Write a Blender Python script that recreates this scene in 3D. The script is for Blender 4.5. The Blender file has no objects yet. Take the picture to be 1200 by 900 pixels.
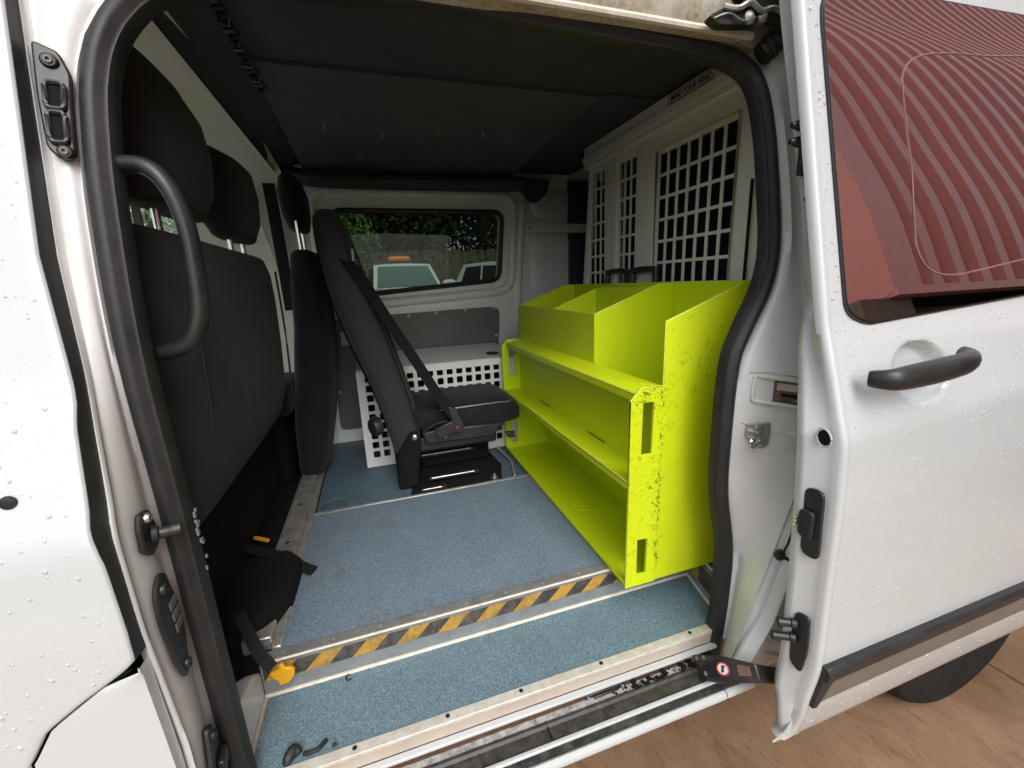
import bpy, bmesh, math, random
from mathutils import Vector, Matrix, noise
R_ = math.radians
random.seed(7)
scn = bpy.context.scene
COL = scn.collection

# ------------------------------------------------------------------ camera
f_, p_, y_, r_ = 494.5, R_(13.437), R_(17.708), R_(2.328)
fw = Vector((math.sin(y_)*math.cos(p_), math.cos(y_)*math.cos(p_), -math.sin(p_)))
rt = Vector((math.cos(y_), -math.sin(y_), 0)); dn = fw.cross(rt)
right = rt*math.cos(r_) + dn*math.sin(r_); down = -rt*math.sin(r_) + dn*math.cos(r_)
cam = bpy.data.cameras.new('camera'); cam.sensor_width = 36; cam.lens = 36*f_/1200
cam.clip_start = 0.02; cam.clip_end = 500
co = bpy.data.objects.new('camera', cam); COL.objects.link(co)
m = Matrix((right, -down, -fw)).transposed().to_4x4(); m.translation = (0, 0, 1.33)
co.matrix_world = m; scn.camera = co

# ------------------------------------------------------------------ sky, sun, exposure
SUN_EL, SUN_AZ = 47, 172        # degrees; azimuth measured clockwise from +y
w = bpy.data.worlds.new('World'); scn.world = w; w.use_nodes = True
nt = w.node_tree; bg = nt.nodes['Background']
sky = nt.nodes.new('ShaderNodeTexSky'); sky.sky_type = 'NISHITA'; sky.sun_disc = False
sky.sun_elevation = R_(SUN_EL); sky.sun_rotation = R_(SUN_AZ)
sky.air_density = 1.0; sky.dust_density = 4.0; sky.ozone_density = 1.0
hs = nt.nodes.new('ShaderNodeHueSaturation'); hs.inputs['Saturation'].default_value = 0.25   # grey overcast sky
nt.links.new(sky.outputs[0], hs.inputs['Color']); nt.links.new(hs.outputs[0], bg.inputs[0]); bg.inputs[1].default_value = 0.15
sl = bpy.data.lights.new('sun', 'SUN'); sl.energy = 0.9; sl.angle = R_(60); sl.color = (1.0, .97, .93)
so = bpy.data.objects.new('sun', sl); COL.objects.link(so)
sd = Vector((math.sin(R_(SUN_AZ))*math.cos(R_(SUN_EL)), math.cos(R_(SUN_AZ))*math.cos(R_(SUN_EL)), math.sin(R_(SUN_EL))))
so.rotation_euler = sd.to_track_quat('Z', 'Y').to_euler()
scn.view_settings.view_transform = 'Standard'; scn.view_settings.look = 'None'
scn.view_settings.exposure = 0.86; scn.view_settings.gamma = 1; scn.view_settings.use_curve_mapping = False
scn.cycles.max_bounces = 10; scn.cycles.diffuse_bounces = 8; scn.cycles.glossy_bounces = 5
scn.cycles.transmission_bounces = 6; scn.cycles.transparent_max_bounces = 12
scn.cycles.caustics_reflective = False; scn.cycles.caustics_refractive = False

# ------------------------------------------------------------------ materials
class NT:
    def __init__(s, name):
        s.m = bpy.data.materials.new(name); s.m.use_nodes = True
        s.n = s.m.node_tree.nodes; s.l = s.m.node_tree.links; s.b = s.n['Principled BSDF']
        s.tc = None
    def coord(s):
        if not s.tc: s.tc = s.n.new('ShaderNodeTexCoord')
        return s.tc.outputs['Object']
    def link(s, a, b): s.l.new(a, b)
    def mapping(s, scale=(1,1,1), rot=(0,0,0)):
        k = s.n.new('ShaderNodeMapping'); k.inputs['Scale'].default_value = scale; k.inputs['Rotation'].default_value = rot
        s.link(s.coord(), k.inputs[0]); return k.outputs[0]
    def noise(s, scale, detail=4, rough=.55, vec=None, dist=0):
        k = s.n.new('ShaderNodeTexNoise'); k.inputs['Scale'].default_value = scale; k.inputs['Detail'].default_value = detail
        k.inputs['Roughness'].default_value = rough; k.inputs['Distortion'].default_value = dist
        s.link(vec or s.coord(), k.inputs['Vector']); return k.outputs['Fac']
    def voro(s, scale, out='Color', vec=None):
        k = s.n.new('ShaderNodeTexVoronoi'); k.inputs['Scale'].default_value = scale
        s.link(vec or s.coord(), k.inputs['Vector']); return k.outputs[out]
    def ramp(s, fac, stops, interp='LINEAR'):
        k = s.n.new('ShaderNodeValToRGB'); k.color_ramp.interpolation = interp; e = k.color_ramp.elements
        while len(e) < len(stops): e.new(.5)
        for i, (p, c) in enumerate(stops):
            e[i].position = p; e[i].color = (c, c, c, 1) if not isinstance(c, tuple) else (*c, 1)
        s.link(fac, k.inputs[0]); return k.outputs[0]
    def mix(s, fac, a, b, blend='MIX'):
        k = s.n.new('ShaderNodeMix'); k.data_type = 'RGBA'; k.blend_type = blend
        for sock, v in ((k.inputs[0], fac), (k.inputs[6], a), (k.inputs[7], b)):
            if isinstance(v, (int, float)): sock.default_value = v
            elif isinstance(v, tuple): sock.default_value = (*v, 1)
            else: s.link(v, sock)
        return k.outputs[2]
    def math(s, op, a, b=0.0):
        k = s.n.new('ShaderNodeMath'); k.operation = op
        for i, v in enumerate((a, b)):
            if isinstance(v, (int, float)): k.inputs[i].default_value = v
            else: s.link(v, k.inputs[i])
        return k.outputs[0]
    def sep(s):
        k = s.n.new('ShaderNodeSeparateXYZ'); s.link(s.coord(), k.inputs[0]); return k.outputs
    def mrange(s, v, a, b, c=0, d=1):
        k = s.n.new('ShaderNodeMapRange'); k.interpolation_type = 'SMOOTHSTEP'
        for i, q in enumerate((a, b, c, d)): k.inputs[i+1].default_value = q
        s.link(v, k.inputs[0]); return k.outputs[0]
    def bump(s, h, strength=.3, dist=.002):
        k = s.n.new('ShaderNodeBump'); k.inputs['Strength'].default_value = strength; k.inputs['Distance'].default_value = dist
        s.link(h, k.inputs['Height']); s.link(k.outputs[0], s.b.inputs['Normal'])
    def set(s, **kw):
        for k, v in kw.items():
            i = s.b.inputs[k.replace('_', ' ')]
            if isinstance(v, tuple): i.default_value = (*v, 1) if len(v) == 3 else v
            elif isinstance(v, (int, float)): i.default_value = v
            else: s.link(v, i)
        return s

def worn(name, col, dirt=None, rough=.5, metal=0, coat=0, nscale=9, amount=.5, bump=0, bscale=300, spec=.5):
    """a colour with broad and fine dirt, uneven gloss and optional grain"""
    t = NT(name); dirt = dirt or tuple(c*.72 for c in col)
    a = t.noise(nscale, 6, .62); b = t.noise(nscale*9, 3, .6)
    fa = t.ramp(t.math('MULTIPLY', a, t.math('ADD', b, .5)), [(.38, 0.0), (.72, amount)])
    t.set(Base_Color=t.mix(fa, col, dirt), Metallic=metal, Coat_Weight=coat, Coat_Roughness=.04)
    t.set(Roughness=t.ramp(a, [(.3, max(.03, rough-.07)), (.75, min(1, rough+.1))]))
    t.b.inputs['Specular IOR Level'].default_value = spec
    if bump: t.bump(t.noise(bscale, 2, .6), bump, .001)
    return t.m

M = {}
M['paint'] = worn('white_body_paint', (.525, .55, .555), (.485, .49, .485), .28, 0, .7, 3, .2)
M['jamb'] = worn('white_jamb_paint', (.70, .71, .715), (.60, .57, .53), .34, 0, .25, 6, .45)
M['primer'] = worn('pale_inner_panel_paint', (.82, .85, .82), (.72, .74, .70), .45, 0, .1, 5, .6)
M['beige'] = worn('beige_headliner', (.80, .78, .68), (.75, .73, .63), .85, 0, 0, 4, .4, .2, 500)
M['cream'] = worn('cream_painted_steel', (.82, .81, .75), (.73, .71, .64), .42, 0, .1, 6, .5)
M['dirty'] = worn('dirty_gutter_paint', (.62, .58, .50), (.30, .22, .12), .5, 0, 0, 14, .95)
M['rubber'] = worn('black_rubber', (.018, .018, .019), (.042, .040, .038), .5, 0, 0, 25, .5, .15, 250, .4)
M['tread'] = worn('black_ribbed_tread', (.022, .022, .022), (.10, .09, .08), .42, 0, 0, 40, .75, .3, 250)
M['plastic'] = worn('black_plastic', (.015, .015, .016), (.036, .035, .033), .38, 0, 0, 20, .5, .15, 600)
M['void'] = worn('black_carpet', (.007, .007, .008), (.013, .0125, .012), .95, 0, 0, 12, .6, .4, 300, .2)
M['lining'] = worn('dark_roof_lining', (.058, .067, .088), (.045, .052, .070), .7, 0, 0, 5, .6, .15, 400, .35)
M['lining2'] = worn('grey_roof_board', (.085, .095, .112), (.068, .076, .092), .65, 0, 0, 5, .6, .15, 400, .35)
M['board'] = worn('grey_trim_board', (.13, .13, .125), (.10, .10, .097), .6, 0, 0, 8, .6, .25, 350)
M['plate'] = worn('pale_sill_plate', (.68, .65, .58), (.42, .38, .32), .4, .15, 0, 40, .7, .15, 300)
M['webbing'] = worn('black_webbing', (.009, .009, .010), (.016, .016, .016), .75, 0, 0, 40, .5, .3, 900, .3)
M['alu'] = worn('scuffed_aluminium', (.62, .61, .58), (.34, .32, .29), .38, .65, 0, 22, .85, .15, 300)
M['alu_dark'] = worn('dull_aluminium_edging', (.36, .36, .35), (.20, .19, .18), .45, .5, 0, 30, .8, .2, 300)
M['trimwhite'] = worn('off_white_sealant', (.74, .70, .60), (.48, .42, .33), .5, 0, 0, 40, .7)
M['beigeface'] = worn('beige_sill_face', (.50, .43, .36), (.38, .31, .25), .45, 0, 0, 15, .6)
M['steel'] = worn('zinc_plated_steel', (.50, .49, .46), (.28, .24, .19), .35, .9, 0, 60, .7)
M['chrome'] = worn('bright_steel', (.75, .75, .76), (.6, .6, .6), .15, 1, 0, 30, .4)
M['rust'] = worn('rusty_steel', (.22, .13, .09), (.10, .06, .045), .6, .5, 0, 50, .8)
M['greyplastic'] = worn('grey_trim_plastic', (.155, .145, .125), (.12, .105, .09), .3, 0, 0, 10, .5)
M['gutterdust'] = worn('gritty_sill_channel', (.46, .45, .43), (.10, .09, .08), .6, 0, 0, 60, .95, .4, 200)
M['yellowclip'] = worn('yellow_plastic', (.80, .40, .015), (.60, .28, .01), .4, 0, 0, 30, .5)
M['locker'] = worn('white_perforated_steel', (.83, .84, .83), (.70, .70, .67), .4, 0, .1, 12, .5)
M['tyre'] = worn('tyre_rubber', (.011, .011, .011), (.030, .026, .022), .75, 0, 0, 20, .7, .3, 200, .2)
M['labelwhite'] = worn('label_white', (.62, .61, .56), (.5, .48, .42), .5)
M['ink'] = worn('black_ink', (.02, .02, .02), None, .5)
M['redink'] = worn('red_ink', (.55, .03, .05), None, .4)
M['amber'] = worn('amber_lens', (.75, .22, .05), None, .25)
M['brick'] = worn('brown_brick', (.17, .095, .065), (.09, .06, .045), .85, 0, 0, 10, .8, .4, 60)
M['fencewood'] = worn('brown_fence_board', (.17, .13, .09), (.10, .08, .06), .8, 0, 0, 5, .8, .4, 80)
M['bark'] = worn('bark', (.10, .075, .05), (.05, .04, .03), .9, 0, 0, 20, .8, .5, 40)
M['asphalt'] = worn('wet_asphalt', (.055, .055, .055), (.035, .035, .035), .5, 0, 0, 3, .8, .4, 150)
M['truckpaint'] = worn('pale_truck_paint', (.62, .68, .68), (.55, .6, .6), .25, 0, .8, 4, .4)

# fabric with a fine weave
t = NT('charcoal_seat_fabric')
v = t.voro(900, 'Distance'); a = t.noise(14, 5)
t.set(Base_Color=t.mix(t.ramp(a, [(.3, 0.0), (.7, 1.0)]), (.010, .010, .013), (.018, .018, .020)), Roughness=.88)
t.b.inputs['Sheen Weight'].default_value = .08; t.b.inputs['Specular IOR Level'].default_value = .25
t.bump(t.math('ADD', t.math('MULTIPLY', v, .06), t.math('MULTIPLY', t.noise(7, 3), 1.0)), .35, .008); M['fabric'] = t.m
t = NT('charcoal_side_fabric')
a = t.noise(20, 5); t.set(Base_Color=t.mix(a, (.018, .0175, .020), (.030, .029, .030)), Roughness=.8)
t.b.inputs['Sheen Weight'].default_value = .12; t.bump(t.noise(700, 2), .3, .001); M['fabric2'] = t.m

# speckled safety flooring
def vinyl(name, c1, c2):
    t = NT(name)
    s1 = t.voro(400, 'Color'); k = t.n.new('ShaderNodeSeparateColor'); t.link(s1, k.inputs[0])
    base = t.mix(t.ramp(t.noise(6, 6, .6), [(.3, 0.0), (.75, 1.0)]), c1, c2)
    base = t.mix(t.ramp(k.outputs[0], [(.76, 0.0), (.84, .42)]), base, tuple(min(1, c*1.75+.03) for c in c1))
    base = t.mix(t.ramp(k.outputs[1], [(.80, 0.0), (.88, .60)]), base, tuple(c*.35 for c in c1))
    d = t.math('MULTIPLY', t.noise(40, 6, .7), t.noise(5, 3))
    base = t.mix(t.ramp(d, [(.30, 0.0), (.48, .42)]), base, (.10, .095, .085))
    t.set(Base_Color=base, Roughness=t.ramp(t.noise(9, 5), [(.3, .42), (.7, .62)]))
    t.bump(t.math('ADD', k.outputs[2], t.noise(500, 2)), .10, .001)
    return t.m
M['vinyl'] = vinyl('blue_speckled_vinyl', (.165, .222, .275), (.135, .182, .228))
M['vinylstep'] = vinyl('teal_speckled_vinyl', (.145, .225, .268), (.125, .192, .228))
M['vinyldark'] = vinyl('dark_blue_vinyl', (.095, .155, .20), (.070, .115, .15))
M['riser'] = worn('grey_blue_riser', (.22, .25, .255), (.15, .16, .155), .5, 0, 0, 20, .7)

def tape(name, col, worncol):
    t = NT(name); n1 = t.noise(55, 6, .7); n2 = t.noise(9, 3)
    f = t.ramp(t.math('MULTIPLY', n1, t.math('ADD', n2, .35)), [(.36, 0.0), (.60, .9)])
    t.set(Base_Color=t.mix(f, col, worncol), Roughness=.55); t.bump(t.noise(260, 2), .3, .001); return t.m
M['tapeyellow'] = tape('worn_yellow_tape', (.50, .285, .045), (.17, .12, .07))
M['tapeblack'] = tape('worn_black_tape', (.045, .042, .040), (.14, .12, .10))

# lime powder coat, plain and scuffed
def lime(name, scuff):
    t = NT(name); a = t.noise(4, 4)
    base = t.mix(t.ramp(a, [(.3, 0.0), (.7, 1.0)]), (.61, .73, .008), (.56, .68, .008))
    n1 = t.noise(85, 8, .72, dist=1.0); n2 = t.noise(7, 4)
    if scuff:
        x, y, z = t.sep()
        edge = t.math('MAXIMUM', t.math('MULTIPLY', t.mrange(x, .66, .60), t.mrange(z, 1.11, 1.09)), t.mrange(z, .72, .60))
        corner = t.math('MAXIMUM', t.mrange(t.math('ABSOLUTE', t.math('SUBTRACT', x, .608)), .018, .0), t.mrange(z, 1.02, 1.08))
        corner = t.math('MULTIPLY', t.math('MULTIPLY', corner, t.mrange(x, .66, .63)), t.mrange(z, 1.11, 1.09))
        th = t.math('ADD', t.math('MULTIPLY', edge, .104), t.math('MULTIPLY', corner, .05))
        q = t.math('ADD', t.math('ADD', t.math('MULTIPLY', n1, .75), t.math('MULTIPLY', n2, .25)), th)
        f = t.math('MAXIMUM', t.ramp(q, [(.655, 0.0), (.70, .85)]), t.math('MAXIMUM', t.ramp(t.math('ADD', t.math('MULTIPLY', t.noise(22, 6, .7, dist=2.5), .7), t.math('MULTIPLY', t.noise(3.2, 2), .3)), [(.585, 0.0), (.66, .32)]), t.math('MULTIPLY', t.ramp(t.noise(30, 5, .75, dist=1.8), [(.65, 0.0), (.69, .6)]), edge)))
    else:
        q = t.math('ADD', t.math('MULTIPLY', n1, .75), t.math('MULTIPLY', n2, .25))
        f = t.ramp(q, [(.68, 0.0), (.74, .55)])
    t.set(Base_Color=t.mix(f, base, (.07, .065, .01)), Roughness=t.ramp(n2, [(.3, .36), (.7, .5)]))
    t.bump(t.noise(700, 2), .08, .001); return t.m
M['lime'] = lime('lime_powder_coat', False); M['limescuff'] = lime('scuffed_lime_powder_coat', True)
M['limeedge'] = worn('bare_lime_edge', (.66, .74, .10), (.45, .5, .05), .5, 0, 0, 40, .6)

# wet plywood
def ply(name, seed):
    t = NT(name)
    mp = t.mapping((6, 3.0, 1), (0, 0, R_(3+seed))); mp2 = t.mapping((85, 22, 1), (0, 0, R_(3+seed)))
    g1 = t.noise(1.6, 6, .6, mp, .8); g2 = t.noise(1.0, 6, .72, mp2)
    base = t.mix(t.ramp(g1, [(.3, 0.0), (.7, 1.0)]), (.36, .225, .14), (.26, .155, .09))
    base = t.mix(t.ramp(g2, [(.53, 0.0), (.66, .55)]), base, (.115, .062, .036))
    kn = t.noise(3.5, 5, .6, t.mapping((2.2, .9, 1)), .6)
    base = t.mix(t.ramp(kn, [(.60, 0.0), (.68, .55)]), base, (.15, .075, .038))
    base = t.mix(t.ramp(t.noise(150, 3, .7), [(.55, 0.0), (.72, .4)]), base, (.42, .30, .20))
    fl = t.noise(1.0, 5, .7, t.mapping((34, 11, 1), (0, 0, R_(6+seed))), .5)
    base = t.mix(t.ramp(fl, [(.66, 0.0), (.70, .75)]), base, (.075, .038, .022))
    wet = t.noise(1.7, 5, .6)
    base = t.mix(t.ramp(wet, [(.46, 0.0), (.60, .42)]), base, (.17, .090, .045))
    t.set(Base_Color=base, Roughness=t.ramp(wet, [(.4, .42), (.62, .24)])); t.bump(g2, .25, .002); return t.m
M['ply'] = ply('wet_plywood', 0); M['ply2'] = ply('wet_plywood_light', 3)

# red cladding
t = NT('red_painted_cladding'); a = t.noise(1.2, 5); b = t.noise(16, 4)
t.set(Base_Color=t.mix(t.ramp(t.math('MULTIPLY', a, b), [(.15, 0.0), (.45, 1.0)]), (.60, .17, .13), (.50, .15, .12)), Roughness=.42)
M['red'] = t.m
# leaves
def leaf(name, c1, c2):
    t = NT(name); oi = t.noise(.9, 3); j = t.noise(8, 2)
    t.set(Base_Color=t.mix(t.ramp(t.math('MULTIPLY', oi, t.math('ADD', j, .5)), [(.3, 0.0), (.7, 1.0)]), c1, c2), Roughness=.5)
    t.b.inputs['Subsurface Weight'].default_value = 0; return t.m
M['leafdark'] = leaf('dark_leaves', (.010, .018, .008), (.026, .042, .016))
M['leaflight'] = leaf('light_leaves', (.07, .15, .03), (.16, .26, .06))

def glass(name, tint, refl, rough=0.0):
    mt = bpy.data.materials.new(name); mt.use_nodes = True; n = mt.node_tree.nodes; l = mt.node_tree.links
    for k in list(n):
        if k.type != 'OUTPUT_MATERIAL': n.remove(k)
    o = [k for k in n if k.type == 'OUTPUT_MATERIAL'][0]
    tr = n.new('ShaderNodeBsdfTransparent'); tr.inputs[0].default_value = (*tint, 1)
    gl = n.new('ShaderNodeBsdfGlossy'); gl.inputs['Roughness'].default_value = rough; gl.inputs[0].default_value = (.96, .97, .98, 1)
    fr = n.new('ShaderNodeFresnel'); fr.inputs[0].default_value = 1.5
    ad = n.new('ShaderNodeMath'); ad.operation = 'ADD'; ad.use_clamp = True; l.new(fr.outputs[0], ad.inputs[0]); ad.inputs[1].default_value = refl
    mx = n.new('ShaderNodeMixShader'); l.new(ad.outputs[0], mx.inputs[0]); l.new(tr.outputs[0], mx.inputs[1]); l.new(gl.outputs[0], mx.inputs[2])
    l.new(mx.outputs[0], o.inputs[0]); return mt
M['glass'] = glass('tinted_window_glass', (.44, .49, .45), -.031)
M['clearglass'] = glass('clear_window_glass', (.85, .9, .87), .0)
M['mirrorglass'] = glass('reflective_privacy_glass', (.06, .06, .065), .66)
M['ghostline'] = worn('painted_ghost_on_glass', (.24, .11, .10), (.18, .085, .08), .7)  # flat pinkish colour for the painted ghost outline in the door glass
t = NT('truck_windscreen'); t.set(Base_Color=(.10, .17, .16), Roughness=.06, Metallic=.0, Coat_Weight=1.0); M['screen'] = t.m
M['water'] = worn('rain_water', (.66, .68, .69), (.62, .64, .65), .05, 0, 1.0)
_b = M['water'].node_tree.nodes['Principled BSDF']; _b.inputs['Alpha'].default_value = .55

# ------------------------------------------------------------------ mesh helpers
class MB:
    def __init__(s): s.v = []; s.f = []
    def add(s, vs, fs):
        o = len(s.v); s.v += [tuple(q) for q in vs]; s.f += [tuple(o+i for i in f) for f in fs]; return s
    def box(s, x0, x1, y0, y1, z0, z1):
        return s.add([(x, y, z) for z in (z0, z1) for y in (y0, y1) for x in (x0, x1)],
                     [(0,2,3,1), (4,5,7,6), (0,1,5,4), (2,6,7,3), (0,4,6,2), (1,3,7,5)])
    def obox(s, c, u, v, w):
        c, u, v, w = map(Vector, (c, u, v, w))
        return s.add([c+a*u+b*v+d*w for d in (-1,1) for b in (-1,1) for a in (-1,1)],
                     [(0,2,3,1), (4,5,7,6), (0,1,5,4), (2,6,7,3), (0,4,6,2), (1,3,7,5)])
    def prism(s, pts, vec):
        n = len(pts); vec = Vector(vec); a = [Vector(p) for p in pts]
        return s.add(a+[p+vec for p in a], [tuple(range(n-1,-1,-1)), tuple(range(n,2*n))]+[(i,(i+1)%n,n+(i+1)%n,n+i) for i in range(n)])
    def rows(s, rows, closed=False, cap=False, wrap=False):
        n = len(rows[0]); o = len(s.v)
        for r in rows: s.v += [tuple(q) for q in r]
        for i in range(len(rows)-(0 if wrap else 1)):
            for j in range(n-(0 if closed else 1)):
                a = o+i*n+j; b = o+i*n+(j+1) % n; i2 = (i+1) % len(rows)
                s.f.append((a, b, o+i2*n+(j+1) % n, o+i2*n+j))
        if cap:
            s.f.append(tuple(o+j for j in range(n-1,-1,-1))); s.f.append(tuple(o+(len(rows)-1)*n+j for j in range(n)))
        return s
    def tube(s, pts, r, n=10, closed=False, flat=1.0, up=(0,0,1), cap=True):
        P = [Vector(p) for p in pts]; rows = []; N = len(P); up = Vector(up)
        for i, p in enumerate(P):
            a = P[(i-1) % N] if (closed or i > 0) else p; b = P[(i+1) % N] if (closed or i < N-1) else p
            t = (b-a).normalized(); x = up.cross(t)
            if x.length < 1e-3: x = Vector((1,0,0)).cross(t)
            x.normalize(); y = t.cross(x); rr = r[i] if isinstance(r, (list, tuple)) else r
            rows.append([p+x*math.cos(2*math.pi*k/n)*rr*flat+y*math.sin(2*math.pi*k/n)*rr for k in range(n)])
        return s.rows(rows, True, cap and not closed, closed)
    def cyl(s, p0, p1, r, n=14, r2=None):
        p0, p1 = Vector(p0), Vector(p1); t = (p1-p0).normalized()
        x = t.orthogonal().normalized(); y = t.cross(x); r2 = r if r2 is None else r2
        return s.rows([[p+x*math.cos(2*math.pi*k/n)*q+y*math.sin(2*math.pi*k/n)*q for k in range(n)] for p, q in ((p0, r), (p1, r2))], True, True)
    def lathe(s, c, axis, prof, n=32):
        c = Vector(c); t = Vector(axis).normalized(); x = t.orthogonal().normalized(); y = t.cross(x)
        return s.rows([[c+t*h+(x*math.cos(2*math.pi*k/n)+y*math.sin(2*math.pi*k/n))*r for k in range(n)] for r, h in prof], True, True)
    def strap(s, pts, wdir, half, th=.0015):
        P = [Vector(p) for p in pts]; rows = []
        for i, p in enumerate(P):
            t = (P[min(i+1, len(P)-1)]-P[max(i-1, 0)]).normalized()
            wd = wdir[i] if isinstance(wdir, list) else wdir
            wv = Vector(wd); wv = (wv-t*wv.dot(t)).normalized(); nn = t.cross(wv)
            rows.append([p+wv*half+nn*th, p-wv*half+nn*th, p-wv*half-nn*th, p+wv*half-nn*th])
        return s.rows(rows, True, True)
    def sell(s, secs, n=32, round_ends=True):
        """loft of super-ellipse sections (centre, U, V, a, b, exponent)"""
        rows = []
        def ring(c, U, V, a, b, e):
            out = []
            for k in range(n):
                th = 2*math.pi*k/n; cc, ss = math.cos(th), math.sin(th)
                out.append(Vector(c)+Vector(U)*a*math.copysign(abs(cc)**(2/e), cc)+Vector(V)*b*math.copysign(abs(ss)**(2/e), ss))
            return out
        for q in secs: rows.append(ring(*q))
        if round_ends:
            c0, c1 = Vector(secs[0][0]), Vector(secs[-1][0])
            for first in (True, False):
                q = secs[0] if first else secs[-1]; nx = secs[1] if first else secs[-2]
                d = (Vector(q[0])-Vector(nx[0])).normalized(); rr = min(q[3], q[4])
                ex = []
                for ang in (30, 60, 82):
                    sh = rr*(1-math.cos(R_(ang)))*.55; ex.append(ring(Vector(q[0])+d*rr*math.sin(R_(ang))*.45, q[1], q[2], q[3]-sh, q[4]-sh, q[5]))
                rows = (list(reversed(ex))+rows) if first else rows+ex
        return s.rows(rows, True, True)

def tagp(o, label=None, cat=None, group=None, kind=None):
    for k, v in (('label', label), ('category', cat), ('group', group), ('kind', kind)):
        if v: o[k] = v
    return o
def finish(o, mat, parent, bevel, segs, ang):
    me = o.data
    if mat: me.materials.append(mat)
    if me.polygons:
        me.shade_smooth(); me.set_sharp_from_angle(angle=R_(ang))
    COL.objects.link(o)
    if parent:
        o.parent = parent
        if parent.type == 'EMPTY': o.matrix_parent_inverse = Matrix.Translation(-parent.location)
    if bevel:
        b = o.modifiers.new('bevel', 'BEVEL'); b.width = bevel; b.segments = segs; b.limit_method = 'ANGLE'; b.angle_limit = R_(40)
    return o
def build(name, mb, mat, parent=None, bevel=0, segs=2, ang=38, label=None, kind=None, fix=True):
    me = bpy.data.meshes.new(name); me.from_pydata(mb.v, [], mb.f); me.update()
    if fix:
        bm = bmesh.new(); bm.from_mesh(me); bmesh.ops.recalc_face_normals(bm, faces=bm.faces); bm.to_mesh(me); bm.free()
    o = bpy.data.objects.new(name, me); finish(o, mat, parent, bevel, segs, ang)
    return tagp(o, label, kind=kind)
def thing(name, label, cat, loc, group=None):
    o = bpy.data.objects.new(name, None); o.empty_display_size = .1; o.location = loc; COL.objects.link(o)
    return tagp(o, label, cat, group)
def single(name, mb, mat, label, cat, bevel=0, group=None, ang=38):
    """a thing that is one mesh: origin at its base"""
    c = Vector((sum(q[0] for q in mb.v)/len(mb.v), sum(q[1] for q in mb.v)/len(mb.v), min(q[2] for q in mb.v)))
    mb.v = [tuple(Vector(q)-c) for q in mb.v]
    o = build(name, mb, mat, None, bevel, 2, ang); o.location = c
    return tagp(o, label, cat, group)
def rrect(u0, u1, v0, v1, r, n=5):
    out = []
    for cu, cv, a0 in ((u1-r, v1-r, 0), (u0+r, v1-r, 90), (u0+r, v0+r, 180), (u1-r, v0+r, 270)):
        out += [(cu+r*math.cos(R_(a0+90*k/n)), cv+r*math.sin(R_(a0+90*k/n))) for k in range(n+1)]
    return out
def roundpoly(pts, r, n=4):
    out = []; N = len(pts)
    for i in range(N):
        p = Vector(pts[i]); a = Vector(pts[i-1]); b = Vector(pts[(i+1) % N])
        rr = r[i] if isinstance(r, (list, tuple)) else r
        if rr <= 0: out.append(tuple(p)); continue
        da = (a-p); db = (b-p); q = min(rr, da.length*.45, db.length*.45)
        s_, e_ = p+da.normalized()*q, p+db.normalized()*q
        for k in range(n+1):
            t_ = k/n; out.append(tuple(s_*(1-t_)**2+p*2*t_*(1-t_)+e_*t_*t_))
    return out
def plate_mesh(name, outer, holes, thick):
    """flat sheet with real holes: xy outline, thickness along z"""
    cu = bpy.data.curves.new(name, 'CURVE'); cu.dimensions = '2D'; cu.fill_mode = 'BOTH'; cu.extrude = thick/2
    for ring in [outer]+list(holes):
        sp = cu.splines.new('POLY'); sp.points.add(len(ring)-1); sp.use_cyclic_u = True
        for q, pt in zip(sp.points, ring): q.co = (pt[0], pt[1], 0, 1)
    o = bpy.data.objects.new(name, cu); me = bpy.data.meshes.new_from_object(o)
    bpy.data.objects.remove(o); bpy.data.curves.remove(cu); return me
def plate(name, outer, holes, thick, fn, mat, parent=None, bevel=0, label=None, kind=None):
    """fn maps (u, v, w) to the world"""
    me = plate_mesh(name, outer, holes, thick); me.name = name
    for q in me.vertices: q.co = fn(*q.co)
    bm = bmesh.new(); bm.from_mesh(me); bmesh.ops.remove_doubles(bm, verts=bm.verts, dist=1e-5)
    bmesh.ops.recalc_face_normals(bm, faces=bm.faces); bm.to_mesh(me); bm.free(); me.materials.clear()
    o = bpy.data.objects.new(name, me); finish(o, mat, parent, bevel, 2, 38); return tagp(o, label, kind=kind)
def text(name, body, size, fn, mat, parent, shear=0, bold=0, width=None):
    cu = bpy.data.curves.new(name, 'FONT'); cu.body = body; cu.size = size; cu.extrude = .0004; cu.shear = shear; cu.offset = bold
    cu.align_x = 'CENTER'; cu.align_y = 'CENTER'
    o = bpy.data.objects.new(name, cu); me = bpy.data.meshes.new_from_object(o)
    bpy.data.objects.remove(o)
    if width:
        xs = [q.co.x for q in me.vertices]; k = width/(max(xs)-min(xs))
        for q in me.vertices: q.co.x *= k
    for q in me.vertices: q.co = fn(*q.co)
    me.materials.clear(); o = bpy.data.objects.new(name, me); return finish(o, mat, parent, 0, 1, 30)
def lerp(xs, ys, x):
    if x <= xs[0]: return ys[0]
    for i in range(1, len(xs)):
        if x <= xs[i]: return ys[i-1]+(ys[i]-ys[i-1])*(x-xs[i-1])/(xs[i]-xs[i-1])
    return ys[-1]
def smooth(fn, h=.018):
    return lambda z: (fn(z-h)+2*fn(z)+fn(z+h)+fn(z-h/2)*2+fn(z+h/2)*2)/8
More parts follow.
